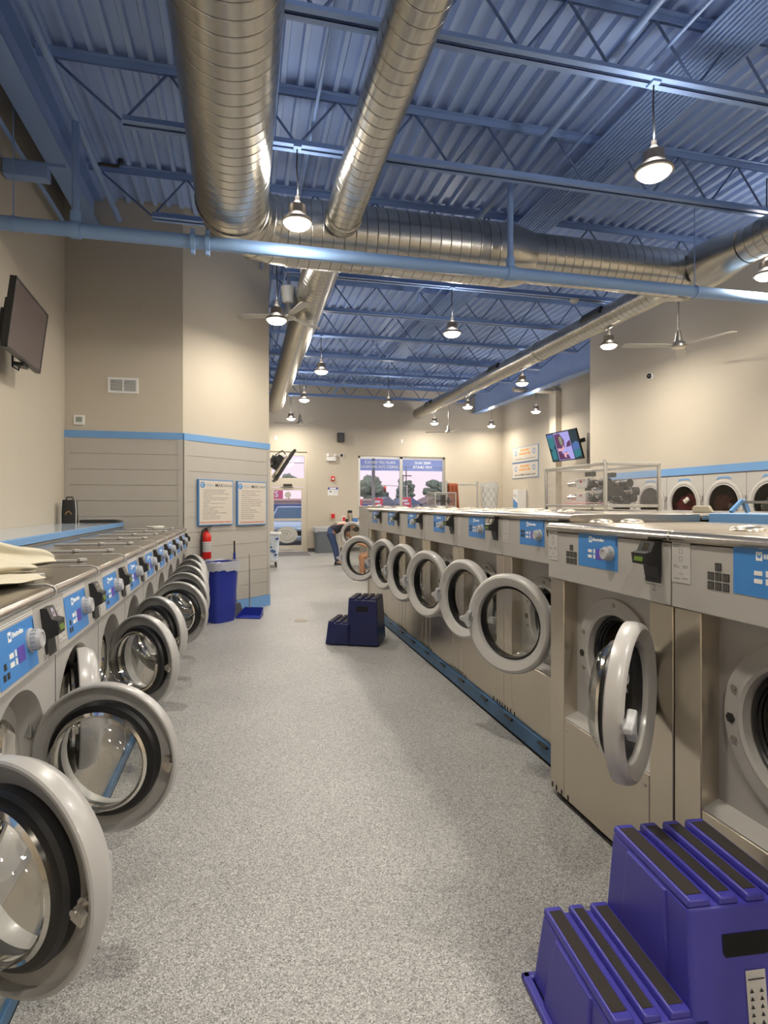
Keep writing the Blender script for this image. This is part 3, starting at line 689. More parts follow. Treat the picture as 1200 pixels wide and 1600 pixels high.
for y0, y1, z0, z1 in ((8.06,8.36,1.01,1.31), (8.365,8.71,1.01,1.31), (8.06,8.36,1.315,1.425), (8.365,8.71,1.315,1.425)): MB().box(1.719, 1.726, y0, y1, z0, z1).build('panel', FRONT, t, smooth=0)
MB().box(1.74, 1.775, 8.18, 8.215, 0, 1.0).build('post', ALU, t, smooth=0); MB().box(2.44, 2.475, 8.6, 8.635, 0, 1.0).build('post', ALU, t, smooth=0)
# plinths
def plinth(name, x0, x1, y0, y1, h, lab, tabs, side=-1):
    t = thing(name, lab, 'plinth', (0,0,0))
    MB().box(x0, x1, y0, y1, .02, h).build('body', PLINTH, t, bevel=.004)
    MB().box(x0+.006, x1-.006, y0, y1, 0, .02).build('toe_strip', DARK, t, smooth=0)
    for y in tabs:
        xe = x0 if side < 0 else x1
        MB().box(xe+side*.016, xe, y-.05, y+.05, h-.02, h-.008).build('anchor_tab', BLACK, t, smooth=0)
plinth('washer_plinth', 1.70, 2.5, 2.83, 8.0, .116, 'dark blue plinth under the right row of stainless washers', [3.1, 3.55, 3.95, 4.4, 4.85, 5.3, 5.75, 6.2, 6.7])
plinth('washer_plinth', 2.77, 3.56, 13.2, 14.05, .116, 'dark blue plinth under the lone washer far back', [])

# left row of smaller washers
LW, LD, LZT, LZP = .652, .74, 1.205, .955
PL = dict(decal=(-.20,.112,.972,1.132), knob=(.062,1.06,.034), reader=(.225,1.138,.075,.098), proud=.72, slot=(.215,.295,.968,1.07), label=(-.318,-.232,.985,1.11), squares=((.08,.12),(.17,.12),(.12,.3)), stripes=3)
def small_washer():
    t = thing('washing_machine', 'x', 'washing machine', (0,0,0)); h = LW/2-.002; cy, cz = -.045, .663; rd = .262
    b = MB(); b.box(-LD, -.02, -h, -h+.01, .07, LZP).box(-LD, -.02, h-.01, h, .07, LZP).box(-LD, -LD+.01, -h, h, .07, LZP).box(-LD, 0, -h, h, .07, .36).box(-LD, -.135, -h, h, LZP, LZT-.045)
    b.build('cabinet', STAIN, t, bevel=.003)
    b = MB().holed(-h, h, .363, LZP-.003, cy, cz, rd, 0, 56)
    b.box(-.02, 0, -h, h, .36, .363)
    b.lathe([(rd,0), (rd-.008,-.012), (rd-.03,-.07), (rd-.045,-.078), (.178,-.078), (.17,-.07), (.166,-.08)], (0,cy,cz), (1,0,0), 56)
    b.build('front_panel', FRONT, t, smooth=30)
    MB().lathe([(.168,-.082), (.178,-.06), (.172,-.055), (.155,-.075), (.15,-.11)], (0,cy,cz), (1,0,0), 56).build('steel_lip', CHROME, t, smooth=50)
    MB().lathe([(.152,-.105), (.19,-.12), (.19,-.5), (.001,-.5)], (0,cy,cz), (1,0,0), 48).build('drum', DRUM, t, smooth=50)
    cp = MB().box(-.1, .012, -LW/2+.0015, LW/2-.0015, 0, .206).build('control_panel', PANEL, t, bevel=.004)
    cp.location = (0, 0, LZP+.002); cp.rotation_euler = (0, -.12, 0)
    panel_details(cp, rel(PL, LZP))
    poly = [(-LD,LZT), (-.03,LZT), (-.008,LZT-.006), (.0,LZT-.018), (.0,LZT-.028), (-.008,LZT-.038), (-.03,LZT-.043), (-LD,LZT-.043)]
    MB().prism(poly, (0,-LW/2+.002,0), (1,0,0), (0,0,1), (0,LW-.004,0)).build('top', TOPS, t, bevel=.003)
    b = MB().rbox((-.37, -.1, LZT+.008), (.25,0,0), (0,.007,0), (0,0,.007))
    for x in (-.13, -.32): b.prism([(-.022,0), (0,.020), (.03,.0), (0,-.02)], (x,-.1,LZT+.004), (1,0,0), (0,1,0), (0,0,.016))
    b.build('dispenser_strip', RIM, t, bevel=.003)
    MB().tube([(-.12,h,LZT+.003), (-.03,h,LZT+.003), (-.004,h,LZT-.006), (.004,h,LZT-.022), (.0,h,LZT-.04)], .0035, 6).build('seam_strip', RIM, t)
    # round door, hinged on the far side; its inner face shows when open
    hd, ro = .262, .236; hx, hy = -.045, .215
    b = MB().lathe([(ro,-.034), (ro+.004,-.03), (ro+.004,.0), (ro-.012,.03), (.19,.046), (.165,.042), (.158,.0), (.16,-.018), (.19,-.008), (ro-.014,-.014), (ro-.006,-.034)], (0,-hd,cz), (1,0,0), 64, True)
    b.box(-.012, .02, -.09, -.012, cz-.01, cz+.115).box(-.012, .02, -.09, -.012, cz-.115, cz-.03)
    d = b.build('door', RIMD, t, smooth=40); d.location = (hx, hy, 0)
    MB().lathe([(.184,-.008), (.184,-.034), (.176,-.044), (.158,-.046), (.152,-.03), (.154,-.008)], (0,-hd,cz), (1,0,0), 64, True).build('gasket', RUB, d)
    MB().lathe([(.158,-.044), (.158,-.056), (.15,-.062), (.143,-.058), (.145,-.04)], (0,-hd,cz), (1,0,0), 64, True).build('steel_ring', CHROME, d)
    MB().lathe([(.147,-.03), (.146,-.08), (.135,-.115), (.11,-.14), (.06,-.15), (.001,-.152)], (0,-hd,cz), (1,0,0), 64).build('glass', GLASS, d, smooth=60)
    b = MB().cyl((-.03,-hd-.212,cz-.005), (.0,-hd-.212,cz-.005), .016, n=14).cyl((-.055,-hd-.212,cz-.005), (-.02,-hd-.212,cz-.005), .008, n=12)
    b.rbox((-.045,-hd-.218,cz-.013), (.006,0,0), (0,.012,.006), (0,-.004,.012)); b.build('latch_bolt', FANM, d)
    b = MB()
    for z in (.06, -.07): MB().box(-.03, .03, -.02, .012, cz+z, cz+z+.05).cyl((0,0,cz+z-.012), (0,0,cz+z+.062), .007, n=10).build('hinge', ALU, d, bevel=.002)
    b = MB()
    b.tube([(.048, -hd-.17, cz-.05), (.07, -hd-.17, cz-.03), (.07, -hd-.17, cz+.03), (.048, -hd-.17, cz+.05)], .009, 8).build('handle', KNOB, d)
    return t
lw0 = small_washer()
LLW = ['nearest washer of the left row, its open door filling the lower left corner', 'silver washer numbered 57 with the large open door second from the lower left', 'silver washer beside the one numbered 57, its door only ajar', 'silver washer of the left row with its open door above a navy cloth bundle', 'fourth silver washer of the left row, open door half behind the nearer one', 'fifth silver washer of the left row past the number 57 with a wide open door', 'sixth silver washer of the left row past the number 57, door open toward the aisle', 'third silver washer from the shiplap wall in the left row', 'second silver washer from the shiplap wall in the left row', 'silver washer next to the shiplap wall at the far end of the left row']
LA = [56, 73, 17, 49, 46, 66, 60, 52, 44, 38]
for i in range(10):
    c = lw0 if i == 0 else copy_tree(lw0)
    child(c, 'door').scale = (1,1,1)
    place(c, -.66, 1.382+.655*i, 0, LLW[i], LA[i], 'silver front-load washers of the left row')
    if i < 2: child(c, 'door').scale = (1.05,1.05,1.05) if i == 0 else (1.04,1.04,1.04); child(c, 'door').location.z = 0 if i == 0 else -.045
    if i == 1: text('57', .034, INKG, child(c, 'control_panel'), (.0128, .178, .02), (0,1,0), (0,0,1))
plinth('washer_plinth', -1.39, -.645, 1.06, 7.6, .07, 'dark blue plinth under the left row of silver washers', [], 1)
LEDGE = mat('glossy pale blue laminate', (.50,.58,.68), .12, var=.02)
t = thing('wall_ledge', 'glossy ledge with a blue front edge behind the left washers', 'ledge', (0,0,0))
MB().box(-2.068, -1.425, .3, 7.755, 0, 1.225).build('body', SHIP, t, smooth=0)
MB().box(-2.068, -1.43, .3, 7.755, 1.225, 1.272).build('top', LEDGE, t, smooth=0)
MB().box(-1.43, -1.405, .3, 7.755, 1.222, 1.274).build('front_edge', BTRIM, t, bevel=.004)
t = thing('tote_bag', 'small black upright bag with pale edging on the ledge by the shiplap wall', 'bag', (-1.93, 7.45, 1.274))
MB().grid(lambda u, v: ((.085-.012*v*v)*math.copysign(abs(math.cos(2*PI*u))**.6, math.cos(2*PI*u)), .05*math.copysign(abs(math.sin(2*PI*u))**.6, math.sin(2*PI*u)), .27*v), 28, 8, True).build('body', BLACK, t)
for s in (-1, 1): MB().tube([(s*.078,-.048,.0), (s*.08,-.05,.14), (s*.07,-.048,.27)], .006, 6).build('edging', PAPER, t)
MB().tube([(-.04,0,.26), (-.03,0,.30), (.03,0,.30), (.04,0,.26)], .008, 8).build('handle', BLACK, t)
b = MB().tube([(.03*math.cos(a)-.0, -.052, .10+.035*math.sin(a)) for a in [R(k) for k in range(0, 181, 20)]], .006, 6).build('clasp', mat('tan leather', (.35,.2,.08), .5), t)
t = tag(MB().prism([(-.2,0), (.17,0), (.24,-.02), (.2,-.035), (-.2,-.035)], (0,0,0), (1,0,0), (0,0,1), (0,.22,0)).build('tray', BLACK, bevel=.005), 'flat black tray lying on the ledge beside the small black bag', 'tray'); t.location = (-1.62, 7.4, 1.312)

# cream garment heaped on the near left tops
def fold(cx, cy, cz, rx, ry, h, rot, seed, n=40, m=26, tip=0.):
    """a soft folded slab: closed pillow with creases"""
    def fn(u, v):
        a = 2*PI*u; t = v*2-1; rr = math.sqrt(max(0, 1-abs(t)**3.0))
        x = rx*rr*math.copysign(abs(math.cos(a))**.75, math.cos(a)); y = ry*rr*math.copysign(abs(math.sin(a))**.75, math.sin(a))
        z = h*t
        nz = noise.noise(Vector((x*5+seed, y*5, t)))*.35+noise.noise(Vector((x*11+seed, y*4, seed)))*.2
        cr = math.sin((x*.8+y)*38+seed+3*nz)*.006*rr
        y *= 1+.12*nz; x *= 1+.1*nz; z = z*(1+.6*nz)+cr+tip*(x/rx)
        c, s = math.cos(rot), math.sin(rot)
        return (cx+x*c-y*s, cy+x*s+y*c, cz+z)
    return fn
def sleeve(p0, p1, w0, w1, h0, h1, seed, bend=0., n=26, m=44):
    p0 = Vector(p0); p1 = Vector(p1); d = (p1-p0); L = d.copy(); L.z = 0; L.normalize(); sd = Vector((-L.y, L.x, 0))
    def fn(u, v):
        a = 2*PI*u; t = 1.02*v; c = p0+d*v+Vector((0,0,bend*math.sin(PI*v)))
        end = math.sqrt(max(0, 1-max(0, (v-.88)/.12)**2))*min(1, .55+v*4)
        w = (w0+(w1-w0)*v)*end; h = (h0+(h1-h0)*v)*end
        x = math.cos(a); y = math.sin(a)
        cr = 1+.22*math.sin(5*a+seed+2.2*v)*(1-.5*v)+.10*noise.noise(Vector((x*2+seed, y*2, v*5)))*2
        z = y*h*cr
        if y < 0: z *= .55
        return c+sd*(math.copysign(abs(x)**.8, x)*w*cr)+Vector((0,0,z+.012*math.sin(16*v+3*x+seed)*(1-v)))
    return fn
b = MB()
b.grid(sleeve((-1.34,2.22,1.31), (-.80,2.84,1.252), .25, .08, .15, .032, 1.3, .015), 72, 40, True)
b.grid(sleeve((-1.22,2.05,1.265), (-.82,2.66,1.238),   .13, .07, .08, .03, 4.1, .01), 60, 36, True)
b.grid(sleeve((-1.05,2.02,1.235), (-.77,2.50,1.224), .15, .09, .024, .014, 2.2, .0), 60, 30, True)
jk = tag(b.build('jacket', CREAM, subsurf=1, smooth=180), 'cream cotton garment heaped on the washer tops at the left edge', 'clothing')
t = tag(MB().grid(fold(0,0,0,.1,.05,.014,.2,5.), 36, 14, True).build('cloth', mat('white cotton', (.70,.67,.60), .9, var=.05), smooth=180), 'small crumpled white cloth on the far left washer tops', 'cloth'); t.location = (-.98, 7.3, 1.226)
REDC = mat('red cotton', (.32,.03,.035), .85, var=.25, scale=12)
t = tag(MB().grid(fold(0,0,0,.11,.11,.07,.2,9.), 30, 16, True).build('laundry', REDC, smooth=180), 'red laundry inside the last washer of the left row', 'laundry'); t.location = (-.92, 7.23, .60)

# ------------------------------------------------------------------ island behind the right row
t = thing('island_counter', 'island counter with a steel top behind the right row of washers', 'counter', (0,0,0))
MB().box(2.86, 4.25, .5, 8.25, 0, 1.405).build('body', SHIP, t, smooth=0)
MB().box(2.55, 4.27, 2.84, 8.27, 1.405, 1.435).build('top', TOPS, t, bevel=.004)
MB().box(2.86, 4.27, .5, 2.84, 1.405, 1.435).build('top', TOPS, t, bevel=.004)
t = tag(MB().box(2.56, 2.84, .5, 2.80, 0, 1.447).build('bulkhead', BTRIM, bevel=.004), 'blue bulkhead behind the two large washers at the right edge', 'bulkhead')
t = thing('hanging_rail', 'chrome rail on small blue brackets standing on the island at the right', 'rail', (3.3, 0, 1.448))
for y in (3.32, 1.9):
    MB().rbox((-.04,y,.035), (.045,0,.04), (0,.012,0), (-.008,0,.009)).rbox((.035,y,.035), (.02,0,-.04), (0,.012,0), (.012,0,.006)).build('bracket', BTRIM, t)
MB().cyl((.0,3.32,.062), (.0,1.9,.062), .009, n=12).build('rail', CHROME, t)
t = tag(MB().prism([(-.07,0), (-.075,.03), (-.06,.05), (.05,.05), (.08,.0)], (0,0,0), (.3,-.95,0), (0,0,1), (.03,.012,0)).build('scoop', mat('beige plastic', (.52,.46,.34), .5), bevel=.006), 'beige plastic scoop on the island before the dark red dryer window', 'scoop'); t.location = (3.25, 3.62, 1.436)

# acrylic case with dosing machinery
def case(name, label, x0, x1, y0, y1, z0, z1, fr=.028):
    t = thing(name, label, 'display case', ((x0+x1)/2, (y0+y1)/2, z0)); w, l, h = (x1-x0)/2, (y1-y0)/2, z1-z0
    b = MB(); f = fr
    for sx in (-1, 1):
        for sy in (-1, 1): b.box(sx*w-f/2, sx*w+f/2, sy*l-f/2, sy*l+f/2, 0, h)
    for z in (f*1.5, h-f/2):
        for sx in (-1, 1): b.box(sx*w-f/2, sx*w+f/2, -l, l, z-f/2, z+f/2)
        for sy in (-1, 1): b.box(-w, w, sy*l-f/2, sy*l+f/2, z-f/2, z+f/2)
    b.build('frame', ALU, t, bevel=.003)
    for sx in (-1, 1): MB().box(sx*w-.002, sx*w+.002, -l+f/2, l-f/2, f*2, h-f).build('clear_panel', ACRYL, t, smooth=0)
    for sy in (-1, 1): MB().box(-w+f/2, w-f/2, sy*l-.002, sy*l+.002, f*2, h-f).build('clear_panel', ACRYL, t, smooth=0)
    MB().box(-w, w, -l, l, f, f*1.4).build('base', ALU, t, smooth=0)
    return t
t = case('dosing_case', 'aluminium framed acrylic case of black and chrome dosing pumps on the island', 3.36, 3.95, 4.95, 6.07, 1.436, 1.896)
PINK = mat('pink liquid', (.75,.30,.36), .3)
def pump(z, x, y):
    p = MB().rbox((x,y,z), (.05,0,0), (0,.09,0), (0,0,.05)).build('pump', WHITE, t, bevel=.004)
    MB().box(x-.052, x-.05, y-.02, y+.02, z+.01, z+.03).build('badge', RED, p, smooth=0)
    MB().cyl((x,y+.09,z), (x,y+.30,z), .032, n=18).cyl((x,y-.09,z+.005), (x,y-.36,z+.005), .026, n=18).build('cylinder', CHROME, p)
    MB().cyl((x,y-.3,z), (x,y-.42,z), .042, n=18).cyl((x,y-.14,z-.01), (x,y-.2,z-.01), .045, n=14).build('motor', BLACK, p)
    MB().box(x-.03, x+.03, y-.16, y-.04, z+.07, z+.12).build('controller', BLACK, p, bevel=.004)
    MB().tube([(x-.02,y-.1,z+.05), (x-.08,y-.2,z+.03), (x-.09,y-.26,z-.03), (x-.03,y-.34,z-.05), (x,y-.4,z-.04)], .006, 6).build('cable', BLACK, p)
pump(.28, -.08, .12); pump(.13, -.08, .12); pump(.27, .12, .06); pump(.12, .12, .0)
MB().cyl((-.2,-.2,.19), (.2,-.32,.19), .036, n=18).build('cylinder', CHROME, t)
MB().cyl((.17,-.31,.19), (.24,-.33,.19), .044, n=18).rbox((-.02,-.27,.19), (.1,0,0), (0,.05,0), (0,0,.05)).build('motor', BLACK, t, bevel=.004)
MB().box(-.15, .1, .0, .45, .042, .07).build('tray', PINK, t, bevel=.004)
MB().cyl((-.26,-.5,.46), (-.26,-.5,.49), .016, n=12).build('post', ALU, t)
t = case('dosing_case', 'smaller clear case with a black valve on the island before the window', 2.60, 2.90, 7.75, 8.10, 1.436, 1.66, .016)
MB().box(-.03, .03, -.1, -.04, .04, .19).cyl((-.12,-.07,.10), (.14,-.07,.10), .012, n=10).cyl((.08,-.07,.06), (.08,-.07,.15), .02, n=12).cyl((-.08,-.07,.08), (-.08,-.07,.12), .02, n=12).build('valve', BLACK, t, bevel=.003)

# wire hamper and hanging-pole cart
LACE = mat('white lace', (.90,.88,.84), .8)
WIRE = mat('dull wire', (.52,.47,.40), .5, .4)
t = thing('laundry_hamper', 'white lattice laundry hamper standing on the island near the back', 'hamper', (3.27, 7.45, 1.436))
MB().grid(lambda u, v: (.105*math.cos(2*PI*u)*(1+.12*v), .105*math.sin(2*PI*u)*(1+.12*v), .005+.30*v), 32, 8, True).build('liner', LACE, t)
b = MB()
for k in range(9):
    for s in (-1, 1): b.tube([((.109+.013*v)*math.cos(2*PI*k/9+s*v*1.6), (.109+.013*v)*math.sin(2*PI*k/9+s*v*1.6), .005+.28*v) for v in [i/14 for i in range(15)]], .0024, 4)
b.build('lattice', WIRE, t)
MB().grid(lambda u, v: (.122*math.cos(2*PI*u)*(1+.06*math.sin(9*u*2)*v), .122*math.sin(2*PI*u)*(1+.06*v), .29+.055*v+.012*math.sin(2*PI*u*3)*v), 40, 5, True).build('ruffle', LACE, t)
t = thing('laundry_cart', 'chrome laundry cart with two tall poles and a hanging bar beyond the island', 'cart', (3.4, 8.8, 0))
for x in (-.26, .26): MB().cyl((x,0,.1), (x,0,1.86), .014, n=12).build('pole', ALU, t)
MB().cyl((-.26,0,1.8), (.26,0,1.8), .009, n=10).build('hanging_bar', ALU, t)
b = MB()
for z in (.32, .5, .68, .85):
    b.tube([(-.26,0,z), (.26,0,z), (.26,.55,z), (-.26,.55,z), (-.26,0,z)], .006, 6)
for i in range(9): b.tube([(-.26+i*.065,0,.85), (-.26+i*.065,0,.32), (-.26+i*.065,.55,.32), (-.26+i*.065,.55,.85)], .004, 5)
b.build('basket', ALU, t)
for x in (-.24, .24):
    for y in (.02, .53): MB().cyl((x-.012,y,.05), (x+.012,y,.05), .05, n=16).cyl((x,y,.05), (x,y,.32), .01, n=8).build('caster', BLACK, t)
RUST = mat('rust terry cloth', (.36,.10,.045), .95, var=.25, scale=25, bump=.2, bscale=120)
def drape(u, v):
    x = -.235+.15*u+.03*v*u; fo = .022*math.sin(u*PI*5.5)*(.4+v)
    return (x, fo-.022, .006-.56*v+.02*math.sin(u*7)*v)
b = MB().grid(drape, 30, 16); b.grid(lambda u, v: (drape(u, v)[0], drape(u, v)[1]*.6+.05, drape(u, v)[2]*.9), 30, 16)
b.grid(lambda u, v: (-.235+.15*u, (.022*math.sin(u*PI*5.5)*.4-.022)*(1-v)+v*(.6*(.022*math.sin(u*PI*5.5)*.4-.022)+.05), .006+.012*math.sin(PI*v)), 30, 5)
o = b.build('towel', RUST); o.location = (3.4, 8.8, 1.806); sd = o.modifiers.new('s', 'SOLIDIFY'); sd.thickness = .006
tag(o, 'rust coloured towel hanging from the cart bar in front of the window', 'towel')

# ------------------------------------------------------------------ dryers along the right wall
DRY = mat('beige dryer enamel', (.52,.495,.46), .4, var=.02)
DGL = thin_glass('dryer window', (.5,.46,.44), .06)
def dryer():
    t = thing('dryer', 'x', 'dryer', (0,0,0)); W = .8; x0 = 0
    b = MB().box(-.75, -.33, -W/2, W/2, 0, 1.955).box(-.33, -.0, -W/2, -W/2+.004, 0, 1.955).box(-.33, 0, W/2-.004, W/2, 0, 1.955).box(-.33, 0, -W/2, W/2, 1.951, 1.955)
    for cz in (.58, 1.50):
        b.holed(-W/2+.004, W/2-.004, cz-.46, cz+.455, 0, cz, .30, 0, 48)
        b.lathe([(.36,0), (.36,.012), (.34,.02), (.315,.02), (.30,.008), (.295,-.03)], (0,0,cz), (1,0,0), 48)
    b.build('cabinet', DRY, t, smooth=30)
    for cz in (.58, 1.50):
        d = MB().lathe([(.30,-.01), (.30,.018), (.285,.022), (.28,.0)], (0,0,cz), (1,0,0), 48).build('door', DRY, t)
        MB().disc((.004,0,cz), (1,0,0), .284, 40).build('glass', DGL, d)
        MB().lathe([(.294,-.02), (.29,-.31), (.001,-.31)], (0,0,cz), (1,0,0), 40).build('drum', DRUM, d)
        MB().box(.0, .012, .37, .385, cz-.12, cz+.06).box(0, .016, .355, .40, cz+.06, cz+.12).build('latch', ALU, d)
    MB().prism([(-.15,.0), (-.1,.045), (.1,.045), (.15,.0), (.07,.02), (-.07,.02)], (.001,0,1.86), (0,1,0), (0,0,1), (.004,0,0)).build('blue_badge', BTRIM, t, smooth=0)
    return t
d0 = dryer()
DL = ['stacked dryer with dark red laundry in its upper window', 'stacked dryer with dark mixed laundry in its upper window', 'stacked dryer with green and white laundry cut by the right edge', 'stacked dryer behind the right part of the acrylic case', 'stacked dryer farthest along the right wall, behind the left part of the acrylic case']
for i, y in enumerate((8.16, 7.35, 6.54, 8.97, 9.78)):
    c = d0 if i == 0 else copy_tree(d0); place(c, 6.99, y, PI, DL[i], None, 'stacked dryers along the right wall')
def clump(name, label, m, loc, r, seed, parts=3, group=None):
    b = MB(); rr = random.Random(seed)
    for k in range(parts):
        c = Vector((rr.uniform(-.05,.05), rr.uniform(-.5,.5)*r, rr.uniform(-.35,.2)*r)); s0 = r*rr.uniform(.6,.85)
        def fn(u, v, c=c, s0=s0, k=k):
            a = 2*PI*u; t2 = PI*(v-.5); p = Vector((math.cos(t2)*math.cos(a)*.42, math.cos(t2)*math.sin(a), math.sin(t2)*.8))
            f = 1+.35*noise.noise(p*2.2+Vector((seed, k, 0)))+.12*math.sin(p.y*14+5*p.z+seed)
            return c+p*s0*f
        b.grid(fn, 32, 18, True)
    o = b.build(name, m, smooth=180); o.location = loc
    return tag(o, label, 'laundry', group)
WINE = mat('dark red towel', (.24,.022,.04), .9, var=.3, scale=20)
MIX = mat('black cloth', (.03,.025,.025), .9, var=.5, scale=15); GREY = mat('grey cloth', (.22,.21,.20), .9, var=.2); GRN = mat('grey green cloth', (.13,.17,.15), .9, var=.3); BRN = mat('dark maroon cloth', (.14,.045,.035), .9, var=.3)
clump('laundry', 'dark red towels pressed against the upper window of a dryer', WINE, (7.10, 8.20, 1.47), .235, 3, 6)
clump('laundry', 'small white cloth caught among the dark red towels in the dryer', mat('white knit', (.68,.64,.55), .9), (7.02, 8.10, 1.56), .06, 8, 2)
clump('laundry', 'dark maroon and black clothes in the dryer right of the dark red towels', BRN, (7.11, 7.42, 1.48), .225, 5, 3)
clump('laundry', 'grey garment in the dryer of dark clothes', GREY, (7.02, 7.27, 1.47), .07, 2, 2)
clump('laundry', 'grey green clothes in the dryer at the right edge', GRN, (7.11, 6.60, 1.47), .22, 12, 3)
clump('laundry', 'dark clothes in the dryer seen through the acrylic case', MIX, (7.11, 9.02, 1.47), .22, 15, 3)

# ------------------------------------------------------------------ televisions
def television(label, C, yaw, tilt, w, roll=0):
    t = thing('television', label, 'television', C); h = w*9/16
    t.rotation_mode = 'XYZ'
    t.rotation_euler = (0, tilt, yaw)      # +x looks out of the screen, then leans down
    MB().box(-.045, -.002, -w/2, w/2, -h/2, h/2).build('body', BLACK, t, bevel=.006)
    b = MB(); e2 = .016
    b.box(-.01, .004, -w/2, w/2, h/2-e2, h/2).box(-.01, .004, -w/2, w/2, -h/2, -h/2+e2*1.2).box(-.01, .004, -w/2, -w/2+e2, -h/2, h/2).box(-.01, .004, w/2-e2, w/2, -h/2, h/2)
    b.build('bezel', BLACK, t, smooth=0)
    return t, w, h
t, w_, h_ = television('dark television leaning out from the upper left wall', (-1.766, 5.6, 2.989), .066, .121, 1.0)
OFF = mat('switched off screen', (.10,.075,.08), .22, var=.03)
MB().box(-.002, .0005, -w_/2+.014, w_/2-.014, -h_/2+.018, h_/2-.014).build('screen', OFF, t, smooth=0)
MB().box(-.12, -.045, -.3, .3, -.2, .16).build('back_cover', BLACK, t, bevel=.01)
MB().box(-.20, -.12, -.1, .1, -.12, .12).box(-.298, -.20, -.03, .03, -.05, .05).build('wall_mount', BLACK, t, bevel=.004)
MB().box(-.1, -.02, .05, .2, -h_/2-.03, -h_/2).tube([(-.06,.1,-h_/2), (-.07,.12,-h_/2-.06), (-.13,.16,-h_/2-.03), (-.17,.2,-.1)], .008, 6).build('cable', BLACK, t)
t, w_, h_ = television('lit television showing a picture, leaning out from the far right wall above the wall signs', (7.875, 13.347, 2.952), 3.176, .297, 1.35)
SCT = emit('teal screen area', (.02,.16,.20), .9); SCD = emit('dark screen area', (.008,.03,.045), .8); SCL = emit('lavender screen area', (.35,.33,.72), .9); SCP = emit('plum screen area', (.10,.03,.10), .8); SCF = emit('rose screen area', (.62,.34,.44), .9); SCB = emit('blue screen area', (.06,.13,.36), .9); SCO = emit('olive screen area', (.22,.24,.15), .9)
b = MB().box(-.002, .0005, -w_/2+.014, w_/2-.014, -h_/2+.018, h_/2-.014)
b.slot(1); 
def sq(x, poly): b.add([(x, p[0]*w_/2, p[1]*h_/2) for p in poly], [tuple(range(len(poly)))])
sq(.001, [(-.96,.7), (-.55,.7), (-.55,.2), (-.75,-.2), (-.96,.0)]); sq(.001, [(-.92,-.3), (-.6,-.05), (-.6,-.85), (-.9,-.85)]); sq(.001, [(.55,-.35), (.96,-.3), (.96,-.75), (.55,-.9)])
b.slot(5); sq(.0012, [(-.96,.92), (-.55,.92), (-.55,.7), (-.96,.7)]); sq(.0012, [(.55,.05), (.8,.2), (.96,.1), (.96,-.3), (.55,-.4)])
b.slot(2); sq(.0014, [(-.5,.93), (.5,.93), (.5,-.93), (-.5,-.93)])
b.slot(3); sq(.0018, [(-.47,.85), (-.1,.88), (.1,.4), (.05,-.1), (-.2,-.3), (-.25,-.85), (-.47,-.9)]); sq(.0018, [(.25,.2), (.47,.35), (.47,-.05), (.15,-.1)]); sq(.0018, [(-.35,-.55), (.1,-.4), (.25,-.9), (-.4,-.9)])
b.slot(4); sq(.0022, [(-.42,-.1), (-.15,-.15), (.0,.12), (.02,-.2), (-.1,-.3), (-.42,-.32)]); sq(.0022, [(-.1,-.42), (.2,-.5), (.3,-.6), (.05,-.58), (.0,-.82), (-.12,-.7)])
b.slot(6); sq(.0024, [(-.2,.62), (-.08,.7), (.0,.5), (-.02,.15), (-.15,.05), (-.2,.3)])
b.build('screen', [SCD, SCT, SCL, SCP, SCF, SCB, SCO], t, smooth=0)
MB().box(-.3, -.045, -.2, .2, -.15, .15).box(-.62, -.3, -.05, .05, -.05, .05).build('wall_mount', BLACK, t, bevel=.005)
tag(MB().box(8.30, 8.575, 12.1, 13.0, 2.45, 3.25).build('equipment_box', mat('grey equipment box', (.33,.31,.28), .6), bevel=.01), 'grey flat box on the far right wall behind the lit television', 'box')
t, w_, h_ = television('black television seen edge-on above the entrance door, leaning out from the passage wall', (.78, 11.2, 2.19), 0, R(32), 1.15)
MB().box(-.002, .0005, -w_/2+.014, w_/2-.014, -h_/2+.018, h_/2-.014).build('screen', OFF, t, smooth=0)
MB().box(-.10, -.045, -.57, .57, -.26, .16).build('back_cover', FANM, t, bevel=.02)
MB().box(-.22, -.10, -.12, .12, -.14, .14).box(-.30, -.2, -.3, .3, -.05, .05).build('wall_mount', BLACK, t, bevel=.004)
b = MB()
for k in range(4): b.tube([(-.12,-.55,.15-.1*k), (-.2,-.57,.18-.1*k), (-.26,-.53,.05-.08*k), (-.2,-.5,-.05-.06*k)], .012, 6)
b.build('cable', BLACK, t)

# ------------------------------------------------------------------ signs and small wall things
BLU = mat('sign blue', (.10,.27,.55), .4)
def wall_sign(name, label, c, right, w, h, dz=.02):
    """board with blue edge on a wall; right = reading direction, up = z"""
    t = thing(name, label, 'sign', c); r = Vector(right).normalized(); n = r.cross(Vector((0,0,1)))
    t['_'] = 0; del t['_']
    MB().rbox(n*(dz/2), r*w/2, Vector((0,0,h/2)), n*dz/2).build('board', BLU, t, smooth=0)
    MB().rbox(n*(dz+.0006), r*(w/2-.014), Vector((0,0,h/2-.014)), n*.0006).build('face', mat('sign face', (.66,.60,.52), .45), t, smooth=0)
    return t, r, n*(dz+.0014)
REG = ['• Es usted enteramente responsable por la', '   seguridad de sus niños y propiedades.', '• Por favor no dejar que niños corran o jueguen', '   en las carretas.', '• Por favor asegúrese de inspeccionar antes de', '   usarlas. No nos hacemos responsables de', '   ropa dañada.', '• Por favor no se suban a las mesas o las', '   lavadoras.', '• NO somos responsables de la ropa o', '   artículos que pierda.', '• No teñir, ni lavar zapatillas.', '• No vandalismo, mendicidad o vagabundeo.', '• No fumar, No alcohol.', '• Supervise la carga en lo mismo.', '• No lavar productos de aceite.']
